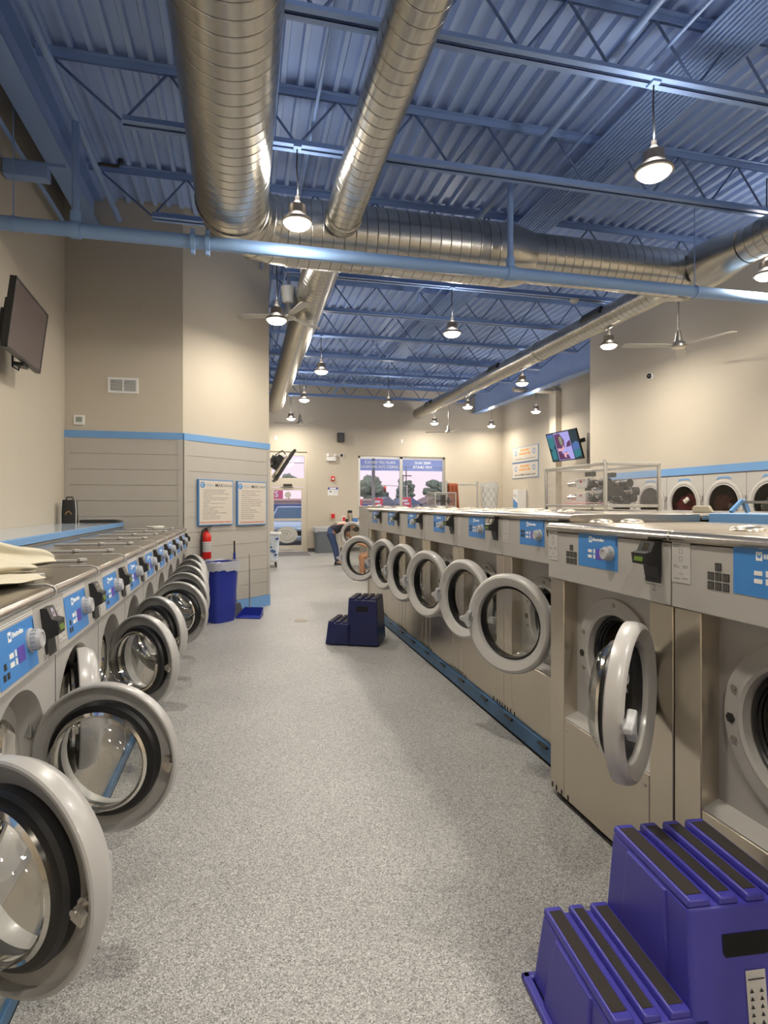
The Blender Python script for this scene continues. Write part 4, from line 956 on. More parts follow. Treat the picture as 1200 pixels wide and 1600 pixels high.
RUL = ["• You're solely responsible for the safety", '   of your children & property.', '• Please do not allow children to run in', '   the laundry room.', '• Please check machines before use. We', '   are NOT responsible for damaged clothing.', '• Please do not sit or climb on machines.', '• We are NOT responsible for clothing or', '   items left behind.', '• No dyeing or boiling clothing.', '• No vandalism, soliciting or loitering.', '• No smoking, No alcohol.', '• WATCH for slip and spills.', '• Do not wash oily items.']
q = math.sqrt(.5)
for nm, tx, lines, red, ctr, w_, h_ in (('REGLAS', .0, REG, 'CUIDADO: EL PISO PUEDE ESTAR MOJADO O RESBALOSO', (-.365,8.135,1.515), .60, .60), ('RULES', 0, RUL, 'CAUTION: FLOORS MAY BE SLIPPERY WHEN WET', (.108,8.608,1.505), .575, .615)):
    cc = Vector(ctr)+Vector((q,-q,0))*.019
    t, r, off = wall_sign('rules_sign', 'white framed rules board headed '+nm+' on the shiplap wall', cc, (q,q,0), w_, h_, .035)
    up = Vector((0,0,1)); P0 = off
    text('MAX', .062, INKB, t, P0+r*(.045)+up*(h_/2-.075), r, up, bold=.0004)
    text('Wave', .058, mat('pale wave ink', (.32,.42,.55), .6), t, P0+r*(-.105)+up*(h_/2-.075), r, up)
    text('| '+nm, .042, INKG, t, P0+r*(.195)+up*(h_/2-.075), r, up, bold=.001)
    b = MB(); cl = P0+r*(-.235)+up*(h_/2-.072); nn = r.cross(up)
    b.cyl(cl, cl+nn*.001, .04, n=28).slot(1).tube([cl+nn*.0015+r*(.018*math.cos(a)-.002)+up*.018*math.sin(a) for a in [R(k) for k in range(30, 300, 20)]], .004, 5)
    b.build('round_logo', [BLU, INKW], t, smooth=0)
    st = (h_-.20)/len(lines)
    texts([(s_, .0235, P0+r*(-w_/2+.06)+up*(h_/2-.135-st*i), r, up, 'LEFT', False, 0) for i, s_ in enumerate(lines)], INKG, t)
    texts([(red, .0215, P0+up*(-h_/2+.04), r, up, 'CENTER', False, .0006)], INKR, t)
for z, l1, l2, pos in ((3.045, 'Too busy for laundry?', 'Let WaveMAX do your laundry for you!', 'upper'), (2.545, 'Wash and fold service', 'Only use WaveMAX wash and save extra!', 'lower')):
    t, r, off = wall_sign('wall_sign', pos+' of the two white and orange signs on the far right wall', (8.58, 16.80, z), (0,-1,0), 1.72, .475, .02)
    up = Vector((0,0,1)); nn = r.cross(up)
    for s in (-1, 1):
        cl = off+r*(s*.6)+up*.06
        MB().cyl(cl, cl+nn*.001, .085, n=28).slot(1).cyl(cl+nn*.001, cl+nn*.0016, .055, n=24).build('round_logo', [BLU, PAPER], t, smooth=0)
    b = MB()
    for zz, ws in ((.13, (.16,.12,.2)), (.02, (.12,.22,.1,.16))):     # orange lines too small to read: word-length strokes
        x0 = -(sum(ws)+.04*(len(ws)-1))/2
        for w2 in ws: b.rbox(off+r*(x0+w2/2)+up*zz, r*w2/2, nn*.0006, up*.03); x0 += w2+.04
    b.build('orange_print', INKO, t, smooth=0)
    if l2.startswith('Let'): texts([(l2, .085, off+up*(-.14), r, up, 'CENTER', False, .001)], INKG, t)
    else:
        texts([('MAX', .085, off+r*(-.12)+up*(-.14), r, up, 'CENTER', False, .002)], INKB, t)
        b = MB()
        for x0, w2 in ((-.68,.15), (-.5,.1), (-.37,.14), (.02,.12), (.16,.2), (.39,.1), (.52,.18)): b.rbox(off+r*(x0+w2/2)+up*(-.14), r*w2/2, nn*.0006, up*.02)
        b.build('grey_print', INKG, t, smooth=0)
# return-air grille and thermostat on the left return wall
t = thing('wall_vent', 'white louvered vent grille high on the left return wall', 'vent', (-1.417, 7.78, 2.95))
MB().box(-.175,.175,-.012,0,-.095,-.07).box(-.175,.175,-.012,0,.07,.095).box(-.175,-.145,-.012,0,-.07,.07).box(.145,.175,-.012,0,-.07,.07).box(-.008,.008,-.012,0,-.07,.07).build('frame', WHITE, t, bevel=.002)
MB().box(-.15,.15,-.002,-.001,-.075,.075).build('backing', DARK, t, smooth=0)
for k in range(9):
    MB().rbox((0,-.007,-.062+k*.0155), (.145,0,0), (0,.004,.0045), (0,-.0009,.0008)).build('slat', WHITE, t, smooth=0)
t = thing('thermostat', 'white square thermostat above the blue rail on the left return wall', 'thermostat', (-1.91, 7.78, 2.51))
MB().box(-.062,.062,-.022,0,-.06,.06).build('body', WHITE, t, bevel=.008); MB().box(-.035,.035,-.0235,-.022,-.025,.035).build('display', mat('grey display', (.30,.33,.28), .3), t, smooth=0)
# back wall fittings
YW = 18.45
t = thing('emergency_light', 'white twin-head emergency light above the fire alarm', 'light', (2.73, YW, 2.86))
MB().box(-.15,.15,-.09,0,-.02,.11).build('housing', WHITE, t, bevel=.012)
for s in (-1, 1): MB().cyl((s*.1,-.045,.10), (s*.1,-.045,.15), .015, n=10).lathe([(.001,.0), (.03,.0), (.045,.05), (.04,.055), (.001,.05)], (s*.1,-.045,.165), (s*.3,-1,.1), 18).build('lamp_head', WHITE, t)
def dome(label, loc, axis):
    t = thing('security_camera', label, 'camera', loc); a = Vector(axis)
    MB().lathe([(.065,0), (.065,.03), (.055,.04), (.001,.04)], (0,0,0), axis, 24).build('base', WHITE, t)
    MB().lathe([(.048,.04), (.042,.065), (.025,.082), (.001,.087)], (0,0,0), axis, 24).build('dome', BLACK, t)
dome('small white security camera right of the emergency light', (3.06, YW, 3.03), (0,-1,0))
dome('white security camera on the cream wall above the dryers', (7.0, 8.96, 3.74), (-1,0,0))
t = thing('fire_alarm', 'red fire alarm strobe on the back wall', 'alarm', (2.79, YW, 2.29)); MB().box(-.055,.055,-.05,0,-.075,.075).build('body', RED, t, bevel=.006); MB().box(-.03,.03,-.06,-.05,-.04,.02).build('strobe', WHITE, t, bevel=.004)
t = thing('wall_notice', 'small white notice with a blue header on the back wall', 'sign', (2.79, YW, 1.885)); MB().box(-.16,.16,-.008,0,-.13,.13).build('board', WHITE, t, smooth=0)
MB().box(-.16,.16,-.0092,-.008,.06,.13).slot(1).box(-.1,.1,-.0098,-.0092,.075,.115).build('header', [mat('deep blue ink', (.03,.05,.35), .5), INKW], t, smooth=0)
MB().prism([(-.13,.0), (-.06,.03), (-.03,-.01), (-.06,-.04), (-.1,-.02)], (0,-.009,0), (1,0,0), (0,0,1), (0,.0008,0)).box(.02,.13,-.009,-.008,.0,.012).box(.02,.12,-.009,-.008,-.05,-.038).build('print', INKG, t, smooth=0)
t = thing('pull_station', 'red and white fire pull station low on the back wall', 'alarm', (2.79, YW, 1.115)); MB().box(-.085,.085,-.03,0,-.12,.12).build('cover', mat('clear pink cover', (.62,.45,.38), .3), t, bevel=.006); MB().box(-.055,.055,-.05,-.03,-.075,.06).build('handle', RED, t, bevel=.006)
t = thing('loudspeaker', 'black loudspeaker high on the back wall', 'speaker', (3.03, YW, 3.58)); MB().box(-.11,.11,-.17,-.03,-.14,.15).build('cabinet', BLACK, t, bevel=.01); MB().box(-.04,.04,-.03,0,-.05,.05).build('bracket', BLACK, t)
for x, lab in ((1.02,'small white wall plate above the entrance door'), (5.05,'small white wall plate above the window')):
    tag(MB().box(x-.035, x+.035, YW-.012, YW, 3.47, 3.59).build('wall_plate', WHITE, bevel=.004), lab, 'plate')
tag(MB().cyl((7.2,14.8,4.62), (8.4,14.8,4.62), .07, n=16).build('duct_stub', WALL), 'cream pipe stub reaching out from the top of the far right pilaster', 'pipe')

# bins, table, kiosk
t = thing('waste_bin', 'grey waste bin with a clear liner by the back wall', 'bin', (2.45, 18.05, 0))
def rrect(w, l, n=32, p=.35):
    return [(w*math.copysign(abs(math.cos(a))**p, math.cos(a)), l*math.copysign(abs(math.sin(a))**p, math.sin(a))) for a in [2*PI*k/n for k in range(n)]]
def tub(prof, n=36, p=.35):
    b = MB(); vs = []
    for w, l, z in prof: vs += [(x, y, z) for x, y in rrect(w, l, n, p)]
    fs = [(i*n+k, i*n+(k+1) % n, (i+1)*n+(k+1) % n, (i+1)*n+k) for i in range(len(prof)-1) for k in range(n)]
    fs.append(tuple(range(n))[::-1]); return b.add(vs, fs)
tub([(.27,.23,0), (.30,.26,.70), (.32,.28,.70), (.32,.28,.76), (.30,.26,.76), (.28,.24,.3)]).build('body', mat('slate grey plastic', (.13,.15,.17), .45), t, smooth=40)
LIN = thin_glass('bin liner', (.80,.81,.84), .12, .25, body=.45)
def liner(w, l, z, drop, seed, p=.35):
    def fn(u, v):
        a = 2*PI*u; x = math.copysign(abs(math.cos(a))**p, math.cos(a)); y = math.copysign(abs(math.sin(a))**p, math.sin(a))
        s = 1+.015+.03*noise.noise(Vector((x*4+seed, y*4, v*3)))
        if v < .5: return (x*w*(s-.12*(1-2*v)), y*l*(s-.12*(1-2*v)), z+.03*noise.noise(Vector((x*3, y*3, seed)))-.12*(1-2*v)+.03)
        return (x*w*(s+.015), y*l*(s+.015), z+.03-(v-.5)*2*drop*(1+.4*noise.noise(Vector((x*3,y*3,seed+4)))))
    return MB().grid(fn, 72, 14, True)
liner(.33, .29, .76, .14, 3.).build('liner', LIN, t, smooth=60)
t = thing('recycling_bin', 'royal blue bin with a clear liner against the angled shiplap wall', 'bin', (-.27, 7.82, 0), R(45))
tub([(.17,.13,0), (.21,.17,.72), (.222,.182,.72), (.222,.182,.755), (.205,.165,.755), (.18,.14,.2)], p=.55).build('body', BINB, t, smooth=40)
liner(.226, .186, .75, .13, 7., .55).build('liner', LIN, t, smooth=60)
t = thing('broom', 'broom leaning on the blue bin against the shiplap wall', 'broom', (-.08, 8.10, 0))
MB().cyl((.0,.0,.18), (-.02,.08,1.0), .011, n=10).build('handle', BLACK, t)
MB().cyl((-.016,.055,.72), (-.0185,.064,.84), .017, n=12).build('grip', BINB, t)
MB().prism([(-.05,.16), (.05,.16), (.11,.0), (-.10,.0)], (0,-.03,.025), (q,q,0), (0,0,1), (.04*q,-.04*q,0)).build('bristles', mat('grey bristle', (.10,.10,.11), .9, var=.4, scale=90), t, bevel=.008)
t = thing('dustpan', 'blue long-handled dustpan on the floor beside the broom', 'dustpan', (.115, 7.98, 0), R(-20))
MB().add([(-.13,.12,.01), (.13,.12,.01), (.17,-.12,.006), (-.17,-.12,.006), (-.13,.13,.11), (.13,.13,.11), (-.165,-.1,.03), (.165,-.1,.03)], [(0,1,2,3), (0,4,5,1), (0,3,6,4), (1,5,7,2)]).build('pan', BINB, t, smooth=0)
t.children[0].modifiers.new('s', 'SOLIDIFY').thickness = .006
MB().cyl((-.06,.13,.10), (-.09,.20,.82), .009, n=10).build('handle', FANM, t)
t = thing('wall_table', 'white table holding the coffee dispenser under the back wall', 'table', (3.35, 18.1, 0))
MB().box(-.5,.9,-.3,.3,.89,.93).build('tabletop', WHITE, t, bevel=.006)
for x in (-.45,.85):
    for y in (-.25,.25): MB().box(x-.02,x+.02,y-.02,y+.02,0,.89).build('leg', ALU, t, smooth=0)
t = thing('coffee_airpot', 'steel coffee airpot with a black lid on the white table', 'dispenser', (3.26, 18.02, .93))
MB().lathe([(.001,0), (.085,0), (.085,.27), (.07,.29), (.001,.29)], (0,0,0), (0,0,1), 24).build('body', STAIN, t); MB().lathe([(.075,.285), (.078,.30), (.07,.36), (.001,.37)], (0,0,0), (0,0,1), 24).box(-.02,.02,-.13,0,.31,.34).build('lid', BLACK, t)
t = thing('carton', 'small red and white carton left of the coffee airpot', 'box', (3.06, 18.0, .93)); MB().box(-.05,.05,-.04,.04,0,.19).build('body', WHITE, t, bevel=.003); MB().box(-.04,.04,-.042,-.04,.03,.16).build('print', RED, t, smooth=0)
tag(MB().lathe([(.001,0), (.035,0), (.042,.1), (.001,.1)], (3.135,17.9,.93), (0,0,1), 18).build('cup', BLACK), 'black cup between the carton and the coffee airpot', 'cup')
t = thing('napkin_box', 'blue box right of the coffee airpot', 'box', (3.42, 18.02, .93)); MB().box(-.08,.08,-.06,.06,0,.12).build('body', mat('box blue', (.06,.17,.45), .5), t, bevel=.004)
t = thing('bottle', 'dark capped tall bottle on the white table right of the airpot', 'bottle', (3.66, 18.0, .93)); MB().lathe([(.001,0), (.05,0), (.05,.28), (.02,.36), (.001,.36)], (0,0,0), (0,0,1), 20).build('body', mat('pale liquid bottle', (.6,.75,.8), .2), t); MB().cyl((0,0,.36), (0,0,.46), .035, n=14).build('cap', BLACK, t)
t = thing('payment_kiosk', 'white kiosk with a blue diagonal base against the far right wall', 'kiosk', (8.36, 16.83, 0), PI)
MB().box(-.2,.1,-.15,.15,0,1.94).build('body', WHITE, t, bevel=.006)
MB().prism([(-.15,1.3), (.15,1.3), (.15,1.52), (-.15,1.66)], (.101,0,0), (0,1,0), (0,0,1), (.003,0,0)).build('blue_panel', BLU, t, smooth=0)
MB().box(.1,.103,-.1,-.04,1.72,1.78).box(.1,.103,.0,.11,1.7,1.715).box(.1,.103,.0,.11,1.76,1.775).box(.1,.103,-.1,-.06,1.6,1.63).build('print', INKG, t, smooth=0)
# laundry tote cart by the passage wall
PRT = mat('white and blue printed cloth', (.62,.68,.76), .8, var=.25, scale=6)
t = thing('tote_cart', 'white laundry tote cart with blue print beside the passage wall', 'cart', (.655, 14.3, 0))
tub([(.17,.26,.16), (.20,.30,.45), (.22,.31,.78), (.23,.32,.80)], p=.5).build('bag', PRT, t, smooth=50)
b = MB()
for k, (yy, zz, s) in enumerate(((-.2,.62,.05), (.0,.66,.06), (-.1,.5,.04), (.1,.42,.05), (-.15,.3,.06), (.12,.28,.05))): pass
b.tube([(x, y, .80) for x, y in rrect(.235,.325,32,.5)]+[(.235,0,.80)], .02, 8).build('rim', WHITE, t)
b = MB()
for k in range(9):
    x = -.16+.32*((k*.37) % 1); z = .28+.45*((k*.61) % 1); b.rbox((x,-.305-.01*(z-.3),z), (.035,0,.01), (0,.004,0), (-.006,0,.022))
b.build('print', mat('navy print', (.04,.12,.32), .7), t, smooth=0)
MB().box(-.17,.17,-.27,.27,.13,.165).build('base', ALU, t, bevel=.004)
for x in (-.13,.13):
    for y in (-.22,.22): MB().cyl((x-.015,y,.045), (x+.015,y,.045), .045, n=16).cyl((x,y,.045), (x,y,.14), .012, n=8).build('caster', BLACK, t)

# ------------------------------------------------------------------ step stools
def stool(label, x, y, rz, body, front=True, sc=1., sticker=True, flange=True):
    t = thing('step_stool', label, 'step stool', (x, y, 0), rz, 'two-step plastic stools'); t.scale = (sc, sc, sc)
    # rises toward +x; treads run along y
    hy = lambda z: .228-.105*z
    b = MB()
    def block(x0, x1, xb0, xb1, z0, z1):
        a, c = hy(z0), hy(z1)
        b.add([(xb0,-a,z0), (xb1,-a,z0), (xb1,a,z0), (xb0,a,z0), (x0,-c,z1), (x1,-c,z1), (x1,c,z1), (x0,c,z1)], [(0,3,2,1), (4,5,6,7), (0,1,5,4), (1,2,6,5), (2,3,7,6), (3,0,4,7)])
    block(-.262, .0, -.285, .0, .012, .232); block(-.045, .262, -.06, .285, .012, .482)
    b.build('body', body, t, bevel=.01, seg=3)
    # shallow stiffening panels on the risers and a flared foot
    for xb, xt, zb, zt2 in ((-.296,-.270,.02,.225), (-.058,-.052,.235,.475)):
        a = .55; b = MB()
        b.add([(xb,-hy(zb)*a,zb), (xb,hy(zb)*a,zb), (xt,hy(zt2)*a*.9,zt2), (xt,-hy(zt2)*a*.9,zt2), (xb+.05,-hy(zb)*(a+.06),zb), (xb+.05,hy(zb)*(a+.06),zb), (xt+.05,hy(zt2)*(a*.9+.06),zt2), (xt+.05,-hy(zt2)*(a*.9+.06),zt2)], [(0,1,2,3), (0,4,5,1), (1,5,6,2), (2,6,7,3), (3,7,4,0)])
        b.build('riser_panel', body, t, bevel=.004)
    a = .25
    b = MB()
    for x0, x1, y0, y1 in ((-.315,-.287,-a,a), (.285,.315,-a,a), (-.315,.315,-a,-a+.026), (-.315,.315,a-.026,a)): b.box(x0, x1, y0, y1, 0, .022)
    if flange: b.build('foot_flange', body, t, bevel=.006)
    for x0, x1, n, z in ((-.262,-.05,3,.232), (-.045,.262,4,.482)):
        st = (x1-x0)/n; h2 = hy(z)-.001
        for k in range(n):
            xa = x0+k*st+(0 if k == 0 else .010); xb = x0+(k+1)*st-(0 if k == n-1 else .010)
            pl = MB().prism([(xa,0), (xb,0), (xb-.004,.02), (xa+.004,.02)], (0,-h2,z), (1,0,0), (0,0,1), (0,2*h2,0)).build('tread_rib', body, t, bevel=.005)
            MB().box(xa+.011, xb-.011, -h2+.022, h2-.022, z+.0195, z+.0215).build('grip_strip', GRIT, pl, smooth=0)
    if front:
        for s in (-1, 1):
            yb = lambda z: s*(hy(z)+.0015)
            z0, z1 = .36, .415
            MB().add([(.05,yb(z0),z0), (.165,yb(z0),z0), (.172,yb(z0+.01),z0+.01), (.172,yb(z1),z1), (.043,yb(z1),z1), (.043,yb(z0+.01),z0+.01)], [(0,1,2,3,4,5)]).build('handle_slot', DARK, t, smooth=0)  # flat black patch: the hand hole's shade is painted on, nothing is cut
        if not sticker: return t
        b = MB(); ys = lambda z: -(hy(z)+.002)
        b.add([(.10,ys(.17),.17), (.155,ys(.17),.17), (.155,ys(.325),.325), (.10,ys(.325),.325)], [(0,1,2,3)])
        b.slot(1).add([(.103,ys(.28)-.001,.268), (.124,ys(.28)-.001,.268), (.124,ys(.3)-.001,.29), (.103,ys(.3)-.001,.29)], [(0,1,2,3)])
        b.slot(2)
        for r2 in range(6):
            for c2 in range(2):
                xx = .114+c2*.027; zz = .185+r2*.0185
                b.add([(xx-.006,ys(zz)-.0015,zz-.005), (xx+.006,ys(zz)-.0015,zz-.005), (xx-.001,ys(zz)-.0015,zz+.006)], [(0,1,2)])
        b.box(.105, .15, ys(.3)-.0015, ys(.3)-.001, .303, .306)
        b.build('warning_sticker', [PAPER, mat('yellow print', (.75,.65,.12), .5), INKB], t, smooth=0)
    return t
s1 = stool('violet blue two-step stool with black grit strips at the lower right corner', 1.148, 1.43, R(-5), STOOL)
s2 = stool('navy two-step stool standing in the aisle by the fifth right washer', 1.21, 6.30, R(-24), NAVY, True, 1.0, False, False)
clump('cloth_bundle', 'small navy cloth bundle on the floor under the open doors of the left row', mat('navy cloth', (.012,.018,.07), .8, var=.3), (-.53, 4.05, .085), .12, 21, 3)
t = thing('fire_extinguisher', 'red fire extinguisher hung on the shiplap wall below the first rules board', 'extinguisher', (-.50+.075*q, 8.0-.075*q, .79))
MB().lathe([(.001,0), (.058,0), (.062,.01), (.062,.27), (.056,.31), (.035,.335), (.022,.345), (.022,.36), (.001,.36)], (0,0,0), (0,0,1), 28).build('cylinder', RED, t)
MB().lathe([(.0632,.09), (.0632,.22)], (0,0,0), (0,0,1), 28).slot(1).build('label', PAPER, t)
b = MB()
for k in range(5): b.lathe([(.0637,.105+k*.022), (.0637,.111+k*.022)], (0,0,0), (0,0,1), 28)
b.build('print', INKG, t)
MB().cyl((0,0,.355), (0,0,.39), .018, n=14).rbox((.03*q,.03*q,.402), (.06*q,.06*q,.012), (-.008,.008,0), (0,0,.004)).rbox((.02*q,.02*q,.38), (.045*q,.045*q,-.004), (-.007,.007,0), (0,0,.004)).build('valve', BLACK, t)
MB().cyl((.02,-.02,.372), (.035,-.035,.372), .014, n=12).build('gauge', FANM, t)
MB().tube([(-.02*q,-.02*q,.375), (-.06*q,-.06*q,.37), (-.078*q,-.078*q,.32), (-.075*q,-.075*q,.05)], .011, 8).build('hose', BLACK, t)
MB().rbox((-.066*q,.066*q,.2), (.03*q,.03*q,0), (.004,-.004,0), (0,0,.17)).build('bracket', BLACK, t)

t = thing('floor_drain', 'small round floor drain in the aisle before the navy step stool', 'drain', (.735, 7.58, 0))
MB().lathe([(.001,.003), (.06,.003), (.08,.004), (.085,0)], (0,0,0), (0,0,1), 28).build('cover', mat('worn brass', (.24,.20,.15), .45, .6), t)
# ------------------------------------------------------------------ people
def skin(name, pts, edges, m, parent=None, sub=2, root=None):
    """pts: name -> (position, radius); one continuous skinned surface"""
    ks = list(pts); me = bpy.data.meshes.new(name)
    me.from_pydata([pts[k][0] for k in ks], [(ks.index(a), ks.index(b)) for a, b in edges], [])
    o = bpy.data.objects.new(name, me); COL.objects.link(o)
    if parent: o.parent = parent
    sk = o.modifiers.new('skin', 'SKIN'); sk.use_smooth_shade = True
    for i, k in enumerate(ks):
        r = pts[k][1]; r = r if isinstance(r, tuple) else (r, r)
        me.skin_vertices[0].data[i].radius = r
        me.skin_vertices[0].data[i].use_root = (k == (root or ks[0]))
    sb = o.modifiers.new('sub', 'SUBSURF'); sb.levels = sub; sb.render_levels = sub
    me.materials.append(m); return o
def person(t, J, rad, clothes, hair, shoes, hands, face):
    """J: joint positions in the person's own frame"""
    E = [('pelvis','belly'), ('belly','chest'), ('chest','neck'), ('neck','head'), ('head','crown')]
    for s in 'lr': E += [('pelvis','hip_'+s), ('hip_'+s,'knee_'+s), ('knee_'+s,'calf_'+s), ('calf_'+s,'ankle_'+s), ('ankle_'+s,'toe_'+s), ('chest','shoulder_'+s), ('shoulder_'+s,'elbow_'+s), ('elbow_'+s,'forearm_'+s), ('forearm_'+s,'wrist_'+s), ('wrist_'+s,'palm_'+s)]
    J = dict(J)
    for s in 'lr':
        J['calf_'+s] = tuple(Vector(J['knee_'+s]).lerp(Vector(J['ankle_'+s]), .3))
        J['forearm_'+s] = tuple(Vector(J['elbow_'+s]).lerp(Vector(J['wrist_'+s]), .25))
        wv = (Vector(J['wrist_'+s])-Vector(J['elbow_'+s])).normalized(); J['palm_'+s] = tuple(Vector(J['wrist_'+s])+wv*.075)
    rr = dict(pelvis=(.13,.11), belly=(.12,.105), chest=(.135,.11), neck=.05, head=.078, crown=.07, hip=.085, knee=.056, calf=.056, ankle=.036, toe=.034, shoulder=.055, elbow=.038, forearm=.039, wrist=.026, palm=(.036,.02))
    P = {k: (v, rr[k.split('_')[0]]) for k, v in J.items()}
    body = skin('body', P, E, SKIN, t)
    for s in 'lr':       # five fingers and a side thumb on each hand
        wv = (Vector(J['palm_'+s])-Vector(J['wrist_'+s])).normalized(); up = Vector((0,0,1)); sd = wv.cross(up).normalized(); nrm = sd.cross(wv)
        b = MB(); p0 = Vector(J['palm_'+s])
        for i, ln in enumerate((.062,.075,.08,.072)):
            o2 = p0+sd*((i-1.5)*.019)+wv*.01
            b.tube([o2, o2+wv*ln*.45-nrm*.006, o2+wv*ln*.75-nrm*.022, o2+wv*ln*.9-nrm*.04], [.009,.0085,.008,.006], 8)
        o2 = p0-wv*.04-sd*.03
        b.tube([o2, o2+wv*.03-sd*.022-nrm*.008, o2+wv*.055-sd*.024-nrm*.02], [.011,.010,.008], 8)
        b.build('fingers', SKIN, t, smooth=80)
    for nm, keys, m, inf, end in clothes:
        pts = {}
        for k in keys:
            q4 = rr[k.split('_')[0]]; q4 = q4 if isinstance(q4, tuple) else (q4, q4)
            if nm != 'top' and k == 'pelvis': q4 = (.095, .085)
            pts[k] = (J[k], tuple(x*inf+.006 for x in q4))
        for k, (a, b2, f) in end.items():
            r0 = rr[a.split('_')[0]]; r0 = r0[0] if isinstance(r0, tuple) else r0
            pts[k] = (tuple(Vector(J[a]).lerp(Vector(J[b2]), f)), r0*.9*inf+.012)
        ed = [(a, b2) for a, b2 in E if a in pts and b2 in pts]+[(a, k) for k, (a, b2, f) in end.items()]
        skin(nm, pts, ed, m, t, root=keys[0])
    hd = Vector(J['head']); cr = Vector(J['crown']); upv = (cr-hd).normalized(); fw = Vector(face).normalized(); fw = (fw-upv*fw.dot(upv)).normalized(); sd = upv.cross(fw)
    b = MB(); c = hd+upv*.03
    def hf(u, v):
        a = 2*PI*u; q2 = R(-15)+R(105)*v; p = upv*math.sin(q2)+(fw*math.cos(a)*.96+sd*math.sin(a)*.88)*math.cos(q2)
        k = .108 if math.cos(a) < .55 else .108-.035*(1-v)*(math.cos(a)-.55)/.45
        return c+p*k*(1+.06*noise.noise(p*6))
    b.grid(hf, 32, 12, True).build('hair', hair, t, smooth=180)
    b = MB(); fc = hd+fw*.088
    b.tube([fc+upv*.03, fc+fw*.014-upv*.004, fc+fw*.004-upv*.012], [.008,.012,.010], 8)
    for s in (-1, 1): b.lathe([(.001,0), (.016,.004), (.02,.012), (.014,.016)], hd+sd*s*.084+upv*.005, sd*s, 12)
    b.build('face', SKIN, t, smooth=80)
    b = MB()
    for s in (-1, 1): b.lathe([(.001,.004), (.008,.003), (.01,0)], fc+upv*.03+sd*s*.03-fw*.006, fw, 10)
    b.rbox(fc-upv*.04-fw*.006, sd*.02, upv*.003, fw*.004); b.build('eyes_and_mouth', HAIR, t)
    for s in 'lr':
        a = Vector(J['ankle_'+s]); tv = Vector(J['toe_'+s])-a; tv.z = 0; L = tv.normalized(); sd2 = L.cross(Vector((0,0,1)))
        base = Vector((a.x, a.y, 0))
        def sf(u, v, base=base, L=L, sd2=sd2):
            an = 2*PI*u; x = math.cos(an); y = math.sin(an); h = [0,.02,.05,.085,.10][min(4,int(v*4.999))]
            k = [1,1.03,.95,.7,.42][min(4,int(v*4.999))]
            ln = (.17 if x > 0 else .085)*(k if x > 0 else .6+.4*k); hh = h*(1 if x < .2 else 1-.45*(x-.2))
            return base+L*(x*ln)+sd2*(y*.05*k)+Vector((0,0,hh))
        b = MB().grid(sf, 28, 5, True); sh = b.build('shoe', shoes[0], t, smooth=80)
        MB().prism([(.172*math.cos(a2) if math.cos(a2) > 0 else .088*math.cos(a2), .053*math.sin(a2)) for a2 in [2*PI*k/28 for k in range(28)]], base+Vector((0,0,.0)), L, sd2, (0,0,.022)).build('sole', shoes[1], sh)
NECKS = ['pelvis','belly','chest','shoulder_l','shoulder_r']
LEGS = ['pelvis','hip_l','hip_r','knee_l','knee_r','calf_l','calf_r']
t = thing('person', 'person in a dark top and jeans bending into a far washer beside the back wall', 'person', (2.24, 14.12, 0))
J = dict(pelvis=(-.17,0,.80), belly=(-.05,0,.90), chest=(.15,0,.98), neck=(.31,0,.995), head=(.42,0,.93), crown=(.49,0,.86),
         hip_l=(-.16,.095,.77), hip_r=(-.16,-.095,.77), knee_l=(-.01,.11,.43), knee_r=(-.07,-.12,.43), ankle_l=(.03,.12,.085), ankle_r=(-.0,-.13,.085), toe_l=(.17,.14,.03), toe_r=(.15,-.15,.03),
         shoulder_l=(.21,.17,.96), shoulder_r=(.21,-.17,.96), elbow_l=(.28,.2,.72), elbow_r=(.27,-.2,.70), wrist_l=(.44,.14,.66), wrist_r=(.43,-.13,.64))
person(t, J, None, [('top', NECKS, SHIRT, 1.22, {'sl_l': ('shoulder_l','elbow_l',.55), 'sl_r': ('shoulder_r','elbow_r',.55)}), ('jeans', LEGS, JEAN, 1.12, {'waist': ('pelvis','belly',.4), 'cuff_l': ('calf_l','ankle_l',.93), 'cuff_r': ('calf_r','ankle_r',.93)})], HAIR, (BLACK, WHITE), None, (.5,0,-.9))
for ch in t.children:
    pass
t = thing('bench', 'low dark bench under the person seen through the round door', 'bench', (2.72, 11.25, 0))
MB().box(-.26,.26,-.3,.3,.34,.385).build('seat', BLACK, t, bevel=.01)
for x in (-.22,.22):
    for y in (-.26,.26): MB().box(x-.015,x+.015,y-.015,y+.015,0,.34).build('leg', BLACK, t, smooth=0)
t = thing('person', 'person in dark shorts and white shoes sitting low, seen through the round glass door', 'person', (2.66, 11.2, 0))
J = dict(pelvis=(.0,0,.53), belly=(-.02,0,.68), chest=(-.10,0,.92), neck=(-.15,0,1.08), head=(-.19,0,1.19), crown=(-.21,0,1.29),
         hip_l=(-.02,-.1,.50), hip_r=(-.02,.1,.50), knee_l=(-.42,-.13,.49), knee_r=(-.40,.15,.49), ankle_l=(-.44,-.13,.085), ankle_r=(-.30,.16,.085), toe_l=(-.6,-.15,.03), toe_r=(-.46,.17,.03),
         shoulder_l=(-.1,-.18,.93), shoulder_r=(-.1,.18,.93), elbow_l=(-.22,-.22,.66), elbow_r=(-.22,.22,.66), wrist_l=(-.43,-.12,.72), wrist_r=(-.42,.08,.72))
person(t, J, None, [('top', NECKS, SHIRT, 1.22, {'sl_l': ('shoulder_l','elbow_l',.6), 'sl_r': ('shoulder_r','elbow_r',.6)}), ('shorts', ['pelvis','hip_l','hip_r'], SHIRT, 1.15, {'waist': ('pelvis','belly',.4), 'hem_l': ('hip_l','knee_l',.55), 'hem_r': ('hip_r','knee_r',.55)})], HAIR, (mat('cream shoe', (.78,.74,.62), .6), WHITE), None, (-1,0,-.35))
